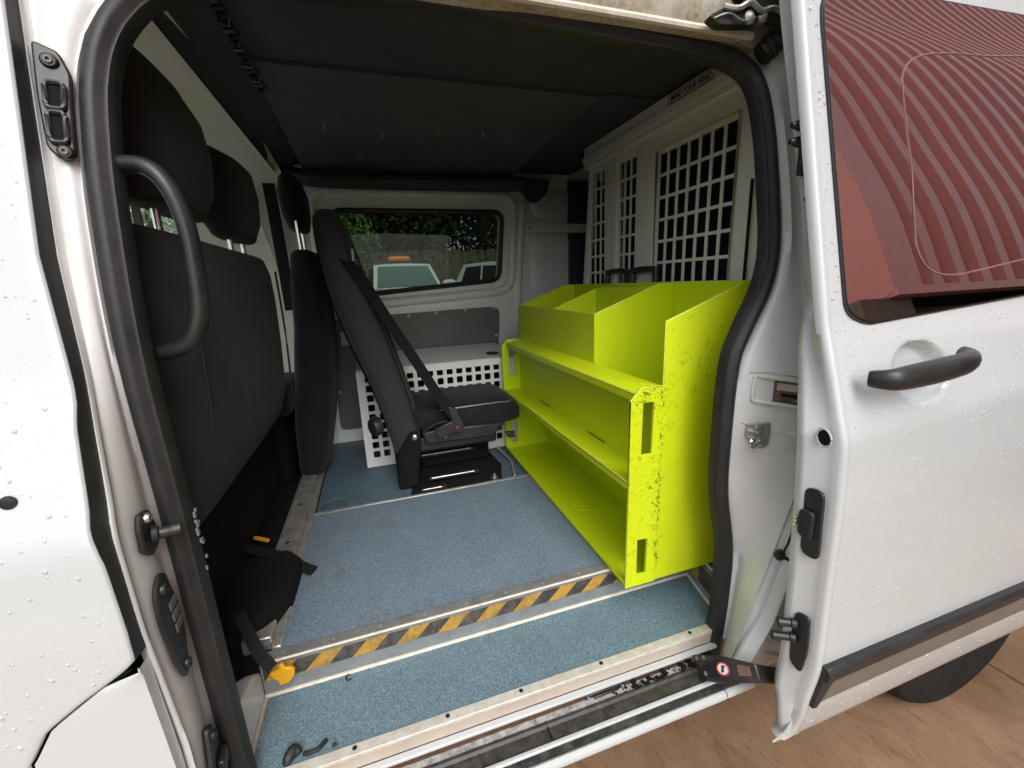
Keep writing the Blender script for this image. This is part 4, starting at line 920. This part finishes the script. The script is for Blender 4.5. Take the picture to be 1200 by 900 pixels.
build('backrest', MB().sell(seat_block([(.62, -.30, .17, .060), (.80, -.275, .20, .075), (1.0, -.245, .21, .078), (1.2, -.225, .21, .070), (1.36, -.222, .20, .062), (1.46, -.224, .165, .048)], 1.93, 3.2), 36), M['fabric'], ds, ang=60)
h = build('headrest', MB().sell(seat_block([(1.575, -.235, .10, .036), (1.62, -.237, .125, .046), (1.69, -.240, .135, .048), (1.735, -.243, .11, .038)], 1.93, 2.8), 30), M['fabric'], ds, ang=60)
for s_ in (-.07, .055): build('headrest_post', MB().cyl((-.228, 1.90+s_, 1.44), (-.232, 1.90+s_, 1.60), .0065, 10), M['chrome'], h)
build('cushion', MB().sell([((x, 1.93, .92), Y_, Z_, .23, h_, 4) for x, h_ in ((-.36, .06), (-.55, .075), (-.8, .07))], 30), M['fabric'], ds, ang=60)
build('seat_base', MB().box(-.75, -.37, 1.74, 2.12, .58, .88), M['void'], ds, .03)
db = single('seat_belt', MB().strap(catmull([(-.36, 2.165, 1.80), (-.355, 2.16, 1.66), (-.35, 2.15, 1.5), (-.345, 2.14, 1.25)], 4), (1,0,0), .024), M['webbing'], 'black seat belt webbing hanging on the far cab pillar', 'seat belt')

# single rear-facing seat
ss = thing('single_seat', 'black fabric single seat facing the rack, leaning backrest with belt across', 'seat', (.08, 1.74, .58))
SC, SW = 1.745, .205
secs = [(.72, .075, SW*.96, .055), (.80, .068, SW, .060), (.90, .050, SW, .064), (1.0, .026, SW, .068), (1.1, -.004, SW, .072), (1.2, -.032, SW, .074), (1.3, -.060, SW, .073), (1.4, -.082, SW*.97, .066), (1.48, -.096, SW*.92, .058), (1.545, -.106, SW*.84, .050), (1.575, -.110, SW*.76, .042)]
bk = build('backrest', MB().sell(seat_block(secs, SC, 4.5), 40), M['fabric2'], ss, ang=60)
build('back_shell', MB().rows([[(cx-hd_-.006+.010*abs(k), SC+k*(hw_+.004), z) for k in (-1, -.93, -.6, 0, .6, .93, 1)] for z, cx, hw_, hd_ in secs]), M['plastic'], bk, ang=60)
build('back_panel', MB().sell([((cx+hd_-.016, SC, z), Y_, X_, hw_*.80, .020, 4) for z, cx, hw_, hd_ in secs[1:-1]], 28), M['fabric'], bk, ang=60)
build('piping', MB().tube(catmull([(cx+hd_*.80, SC-hw_*.985, z) for z, cx, hw_, hd_ in secs], 3), .003, 6), M['plastic'], bk)
build('belt_guide', MB().box(-.045, -.035, 1.528, 1.534, 1.42, 1.46), M['greyplastic'], bk, .002)
cs = build('cushion', MB().sell([((x, SC, z), Y_, Z_, w_, h_, 4) for x, z, w_, h_ in ((.115, .835, .185, .050), (.17, .835, .198, .058), (.30, .832, .202, .062), (.42, .832, .200, .064), (.488, .828, .190, .058), (.514, .820, .178, .048))], 36), M['fabric'], ss, ang=60)
build('cushion_piping', MB().tube(catmull([(.20, SC-.197, .872), (.32, SC-.200, .874), (.43, SC-.196, .874), (.49, SC-.175, .868), (.508, SC-.05, .866), (.508, SC+.12, .866)], 4), .0032, 6), M['greyplastic'], cs)
build('side_bolster', MB().prism([(.125, SC-.212, .80), (.14, SC-.212, .745), (.40, SC-.212, .742), (.46, SC-.206, .79), (.30, SC-.212, .80)], (0, .03, 0)), M['plastic'], ss, .008)
build('pivot_bracket', MB().prism([(.025, SC-.212, .582), (.098, SC-.212, .582), (.118, SC-.212, .72), (.118, SC-.212, .80), (.085, SC-.212, .81), (.030, SC-.212, .72)], (0, .42, 0)), M['void'], ss, .01)
build('seat_leg', MB().box(.125, .425, SC-.04, SC+.17, .582, .705), M['void'], ss, .008)
build('frame_rail', MB().box(.10, .43, SC-.17, SC+.17, .70, .765), M['plastic'], ss, .012)
build('recliner_knob', MB().lathe((-.022, SC-.20, .845), (-.9, -.5, 0), [(.034, 0), (.036, .012), (.030, .028), (.012, .032)], 18), M['plastic'], ss)
build('bolt', MB().lathe((.100, SC-.213, .785), (0,-1,0), [(.011, 0), (.011, .006), (.006, .009)], 12), M['steel'], ss)
build('stalk', MB().tube(catmull([(.13, 1.53, .80), (.17, 1.52, .825), (.22, 1.505, .84)], 4), .006, 8), M['plastic'], ss)
bl = [(-.075, 1.575, 1.452), (-.045, 1.537, 1.40), (-.02, 1.528, 1.36), (.05, 1.515, 1.22), (.13, 1.505, 1.07), (.20, 1.50, .935), (.245, 1.498, .865)]
be = build('belt', MB().strap(catmull(bl, 4), (.6, .6, .35), .023, .0012), M['webbing'], ss)
build('belt_tongue', MB().prism([(.225, 1.488, .90), (.258, 1.488, .885), (.285, 1.488, .82), (.27, 1.488, .79), (.245, 1.488, .795)], (0, .018, 0)), M['plastic'], be, .004)
build('buckle', MB().prism([(.165, 1.492, .815), (.245, 1.488, .845), (.262, 1.488, .80), (.185, 1.492, .775)], (0, .022, 0)), M['plastic'], ss, .004)
build('buckle_button', MB().prism([(.250, 1.4865, .820), (.256, 1.4865, .822), (.259, 1.4865, .812), (.253, 1.4865, .810)], (0, .003, 0)), M['redink'], ss)
build('care_tag', MB().tube([(.21, 1.532, .762), (.235, 1.531, .785)], .0018, 5), M['trimwhite'], ss)
build('lower_tether', MB().prism([(.46, 1.55, .742), (.50, 1.55, .742), (.50, 1.55, .715), (.47, 1.55, .72)], (0, .02, 0)), M['plastic'], ss, .003)

# ------------------------------------------------------------------ straps, tags and litter
stp = thing('tether_strap', 'black webbing strap with a yellow plastic clip hanging over the step corner', 'strap', (-.28, .85, .56))
build('webbing', MB().strap(catmull([(-.345, .93, .655), (-.322, .89, .635), (-.300, .858, .605), (-.278, .845, .572)], 4), (1, .3, .3), .0115, .0015), M['webbing'], stp)
def clipq(u, v): return (-.258+u, .846-u*.1, .558+v)
build('clip', MB().prism([clipq(u, v) for u, v in ((-.026, .004), (-.008, .010), (-.003, .024), (.003, .023), (.006, .012), (.018, .010), (.023, .004), (.020, -.012), (.008, -.026), (-.010, -.030), (-.012, -.018), (-.020, -.010))], (0, -.010, .002)), M['yellowclip'], stp, .002)
build('clip_hook', MB().tube(catmull([clipq(-.010, -.004), clipq(.002, .004), clipq(.010, -.002)], 4), .003, 6), M['yellowclip'], stp)
single('seat_strap', MB().strap(catmull([(-.40, 1.20, .66), (-.33, 1.18, .632), (-.285, 1.165, .618), (-.262, 1.150, .600), (-.228, 1.135, .584)], 4), (.1, 1, 0), .019, .002), M['webbing'], 'black strap end lying across the aluminium seat rail', 'strap')
single('fabric_cover', MB().prism([(-.60, .925, .572), (-.315, .925, .572), (-.285, .955, .572), (-.262, 1.02, .572), (-.258, 1.15, .572), (-.295, 1.20, .572), (-.60, 1.20, .572)], (0, 0, .06)), M['void'], 'black fabric cover draped over the near end of the seat rail', 'cover', .012)
tg = single('yellow_tag', MB().obox((-.375, 1.262, .640), (.021, -.010, -.004), (.002, .0045, .002), (0, -.001, .003)), M['yellowclip'], 'small yellow plastic tag in the dark beside the seat base', 'tag', .002)
single('carpet_edge', MB().box(-.60, -.347, .90, 1.72, .570, .612), M['void'], 'black carpet covering the floor left of the seat rail', 'carpet', .01)
single('cable_end', MB().tube(catmull([(-.245, 1.495, .580), (-.225, 1.51, .598), (-.19, 1.52, .602), (-.16, 1.51, .578)], 5), .0025, 6), M['plastic'], 'thin black cable loop lying on the dark floor panel', 'cable')
def scrap(pts, r, label, flat=1.0):
    single('rubber_scrap', MB().tube(catmull(pts, 4), r, 8, flat=flat), M['rubber'], label, 'scrap', group='black scraps on the step')
z5 = .4965
scrap([(-.240, .692, z5), (-.233, .704, z5+.004), (-.226, .712, z5+.004), (-.217, .706, z5)], [.004, .007, .009, .010, .011, .011, .012, .012, .011, .010, .009, .008, .006], 'thick black rubber scrap at the left end of the step')
scrap([(-.210, .7035, z5), (-.198, .700, z5+.001), (-.184, .703, z5+.001), (-.172, .716, z5)], .0042, 'curved black rubber scrap beside the thick one')
scrap([(-.132, .838, z5), (-.140, .836, z5), (-.143, .846, z5), (-.136, .852, z5)], .0016, 'tiny black hook shaped scrap below the hazard tape')
scrap([(-.161, .700, z5), (-.153, .702, z5)], .0035, 'small black crumb on the step edge')

# ------------------------------------------------------------------ outside: parked trucks, fence and trees beyond the far window
def truck(x, y, rot, label, beacon):
    tk = thing('pickup_truck', label, 'truck', (x, y, 0), 'pale trucks parked by the fence')
    def loc(pts): 
        c, s_ = math.cos(rot), math.sin(rot)
        return [(x+a*c-b*s_, y+a*s_+b*c, z) for a, b, z in pts]
    def tb_(name, mb, mat, parent=None, bevel=0, **k):
        mb.v = loc(mb.v); return build(name, mb, M[mat], parent or tk, bevel, **k)
    # nose towards -y (towards the van)
    body = [(-2.4, .55), (-2.42, 1.0), (-2.3, 1.18), (-1.15, 1.32), (-.55, 1.30), (2.3, 1.30), (2.35, .55)]
    tb_('body', MB().rows([[(s_*hw_, yy, z) for yy, z in body] for s_, hw_ in ((-1, .93), (-.6, .93), (.6, .93), (1, .93))]).prism([(-.925, yy, z) for yy, z in body], (1.85, 0, 0)), 'truckpaint', bevel=.04)
    cab = [((-.78, -1.12, 1.28), (.78, -1.12, 1.28)), ((-.66, -.42, 1.86), (.66, -.42, 1.86)), ((-.62, .1, 1.92), (.62, .1, 1.92)), ((-.62, 1.2, 1.90), (.62, 1.2, 1.90)), ((-.72, 1.6, 1.30), (.72, 1.6, 1.30))]
    tb_('cab', MB().rows([[(p[0]+(q[0]-p[0])*k, p[1]-.10*math.sin(math.pi*k), p[2]+.02*math.sin(math.pi*k)) for k in frange(0, 1, 8)] for p, q in cab]).add([(-.78,-1.12,1.28), (-.66,-.42,1.86), (-.62,.1,1.92), (-.62,1.2,1.90), (-.72,1.6,1.30), (.78,-1.12,1.28), (.66,-.42,1.86), (.62,.1,1.92), (.62,1.2,1.90), (.72,1.6,1.30)], [(0,1,2,3,4), (9,8,7,6,5)]), 'truckpaint', ang=30)
    wp = lambda k, t_: (lerp([0, 1], [-.72+1.44*k, -.60+1.20*k], t_), -1.10+.64*t_-.10*math.sin(math.pi*k)-.014, 1.31+.53*t_+.02)
    tb_('windscreen', MB().rows([[wp(k, t_) for k in frange(.02, .98, 8)] for t_ in frange(.04, .93, 4)]), 'screen')
    for s_ in (-1, 1):
        tb_('side_window', MB().add([(s_*.772, -.82, 1.36), (s_*.678, -.36, 1.80), (s_*.655, .35, 1.83), (s_*.735, .35, 1.36)], [(0,1,2,3)]).add([(s_*.735, .42, 1.36), (s_*.655, .42, 1.83), (s_*.66, 1.05, 1.82), (s_*.735, 1.25, 1.36)], [(0,1,2,3)]), 'ink')
        tb_('wing_mirror', MB().sell([((s_*d, -.88, 1.40), Y_, Z_, .07, .085*h_, 3) for d, h_ in ((.86, .6), (.93, .95), (1.06, 1.0), (1.12, .75))], 18), 'paint')
        tb_('headlight', MB().box(s_*.75-.14, s_*.75+.14, -2.44, -2.34, .88, 1.05), 'glass', bevel=.03)
        for yy in (-1.6, 1.5): tb_('wheel', MB().lathe((s_*.80-.11, yy, .38), (1,0,0), [(.22, 0), (.36, .01), (.38, .05), (.38, .17), (.36, .21), (.22, .22)], 24), 'tyre')
    tb_('roof_aerial', MB().cyl((0, -.3, 1.90), (0, -.28, 2.02), .008, 6), 'plastic')
    if beacon:
        tb_('beacon_bar', MB().box(-.27, .27, .0, .22, 1.97, 2.09), 'amber', bevel=.05)
        tb_('beacon_foot', MB().box(-.22, .22, .05, .17, 1.90, 1.97), 'plastic')
    return tk
truck(.78, 11.2, R_(4), 'pale pickup truck with an amber roof beacon facing the van window', True)
truck(3.75, 11.6, R_(28), 'white pickup truck half cut off at the right of the van window', False)

fn_ = thing('board_fence', 'brown upright board fence behind the parked trucks', 'fence', (2, 15.5, 0))
x = -9.0; i = 0; bmesh_data = None
while x < 15:
    wd = .165
    if bmesh_data is None:
        o = build('board', MB().box(-wd/2, wd/2, 0, .025, 0, 2.55), M['fencewood'], fn_, .004); bmesh_data = o.data
    else:
        o = bpy.data.objects.new('board', bmesh_data); COL.objects.link(o); o.parent = fn_; o.matrix_parent_inverse = Matrix.Translation(-fn_.location)
    o.location = (x, 15.5+(.012 if i % 2 else 0), random.uniform(-.03, .03)); o.rotation_euler = (0, R_(random.uniform(-.5, .5)), 0); x += .172; i += 1
for k in range(9): build('post', MB().box(-9+3*k-.06, -9+3*k+.06, 15.54, 15.66, 0, 2.6), M['fencewood'], fn_)
for z in (.4, 2.1): build('rail', MB().box(-9, 15, 15.54, 15.58, z, z+.09), M['fencewood'], fn_)

def crown_mesh(seed, n, rad, leafsize, name):
    rnd = random.Random(seed); b = MB()
    cl = [(Vector((rnd.gauss(0, .55), rnd.gauss(0, .5), rnd.gauss(0, .5))), rnd.uniform(.28, .55)) for _ in range(26)]
    for i in range(n):
        c, r = rnd.choice(cl); d = Vector((rnd.gauss(0, 1), rnd.gauss(0, 1), rnd.gauss(0, 1))).normalized()*r*rnd.random()**.4
        p = Vector(((c+d).x*rad[0], (c+d).y*rad[1], (c+d).z*rad[2]))
        u = Vector((rnd.gauss(0, 1), rnd.gauss(0, 1), rnd.gauss(0, 1))).normalized(); v = u.orthogonal().normalized(); s_ = leafsize*rnd.uniform(.6, 1.4)
        b.add([p-u*s_, p+v*s_*.45, p+u*s_, p-v*s_*.45], [(0,1,2,3)])
    me = bpy.data.meshes.new(name); me.from_pydata(b.v, [], b.f); return me
CM = [crown_mesh(11, 15000, (2.5, 2.0, 2.6), .07, 'crown'), crown_mesh(12, 15000, (2.5, 2.0, 2.6), .07, 'crown')]
CM[0].materials.append(M['leafdark']); CM[1].materials.append(M['leaflight'])
def tree(x, y, h, kind, rz, label, sc=1.0):
    t_ = thing('tree', label, 'tree', (x, y, 0), 'trees beyond the fence')
    tb2 = MB().tube([(x, y, -.05), (x+.06, y, h*.3), (x-.05, y+.05, h*.62), (x+.05, y, h*.95)], [.20, .16, .11, .04], 9)
    for a in (0, 2.1, 4.2): tb2.tube([(x, y, h*.45), (x+.7*math.cos(a), y+.7*math.sin(a), h*.68), (x+1.3*math.cos(a), y+1.3*math.sin(a), h*.85)], [.09, .06, .02], 7)
    build('trunk', tb2, M['bark'], t_)
    o = bpy.data.objects.new('crown', CM[kind]); COL.objects.link(o); o.parent = t_; o.matrix_parent_inverse = Matrix.Translation(-t_.location)
    o.location = (x, y, h*.72); o.rotation_euler = (0, 0, rz); o.scale = (sc, sc, sc)
words = ['first dense dark tree behind the fence, left of the window', 'dark tree behind the fence above the truck roof', 'dark tree behind the fence right of the amber beacon', 'dark tree beyond the fence above the second truck', 'rightmost dark tree beyond the fence']
for k, (x, y, h, rz) in enumerate(((-1.6, 17.2, 4.6, .3), (1.6, 17.8, 5.0, 1.6), (4.6, 17.0, 4.7, 2.9), (7.6, 17.8, 5.2, 4.1), (10.8, 17.3, 4.8, 5.2))): tree(x, y, h+.9, 0, rz, words[k], 1.25)
words = ['tall dark tree in the second row left of the beacon', 'tall dark tree in the second row above the beacon', 'tall dark tree in the second row above the cut off truck']
for k, (x, y, h, rz) in enumerate(((-.2, 20.5, 6.2, 1.1), (3.4, 21, 6.6, 2.2), (7.0, 20.6, 6.3, .4))): tree(x, y, h, 0, rz, words[k], 1.5)
words = ['bright green tree seen through the driver window', 'light leafy tree further left outside the cab', 'tall light tree farthest outside the cab']
for k, (x, y, h, rz) in enumerate(((-4.2, 9.2, 3.6, .5), (-7.2, 11.0, 4.2, 2.0), (-2.2, 13.2, 4.2, 3.3))): tree(x, y, h, 1, rz, words[k])

# ------------------------------------------------------------------ red arched hut across the yard, mirrored in the door glass
hut = thing('arched_hut', 'red corrugated arched hut mirrored in the sliding door window', 'hut', (8, -3, 0))
raw = [(-2.5, 2.33), (-2.5, 3.2), (-2.55, 3.8), (-2.66, 4.5), (-2.85, 5.65), (-3.25, 7.16), (-4.26, 9.46), (-5.2, 12.6), (-6.3, 16.5), (-8.2, 21), (-11, 25)]
K = .6
arc = catmull([(0, .985+(y-.985)*K, 1.126+(z-1.126)*K) for y, z in raw], 4)
nrm = []
for i in range(len(arc)):
    t_ = (arc[min(i+1, len(arc)-1)]-arc[max(i-1, 0)]).normalized(); nrm.append(Vector((0, t_.z, -t_.y)))
xs = [(3.69, 1), (3.99, 1), (4.01, 0), (4.10, 0)]; pitch = .31; x = 4.13
while x < 15: xs += [(x, 1), (x+.115, 1), (x+.145, 0), (x+pitch-.03, 0)]; x += pitch
b = MB().rows([[(x, (p+n*.055*d).y, (p+n*.055*d).z) for x, d in xs] for p, n in zip(arc, nrm)])
build('cladding', b, M['red'], hut, ang=20)
build('gable', MB().prism([(3.69, (p+n*.056).y, (p+n*.056).z) for p, n in zip(arc, nrm)]+[(3.685, arc[-1].y, 1.80), (3.685, arc[0].y, 1.80)], (-.03, 0, 0)), M['red'], hut)
build('eave_trim', MB().box(3.66, 15, arc[0].y-.02, arc[0].y+.075, arc[0].z-.06, arc[0].z+.003), M['red'], hut)
wl_ = build('wall', MB().box(3.95, 15, -1.75, -1.45, -.02, 1.80), M['brick'], hut)
build('wall_plate', MB().box(3.69, 15, -7.0, -1.12, 1.79, 1.80), M['void'], hut)
build('pier', MB().box(3.35, 3.90, -1.55, -1.10, -.02, 1.79), M['brick'], hut)
build('roof_far_side', MB().rows([[(x, 2*arc[-1].y-p.y, p.z) for x in (4.0, 15)] for p in arc]), M['red'], hut)
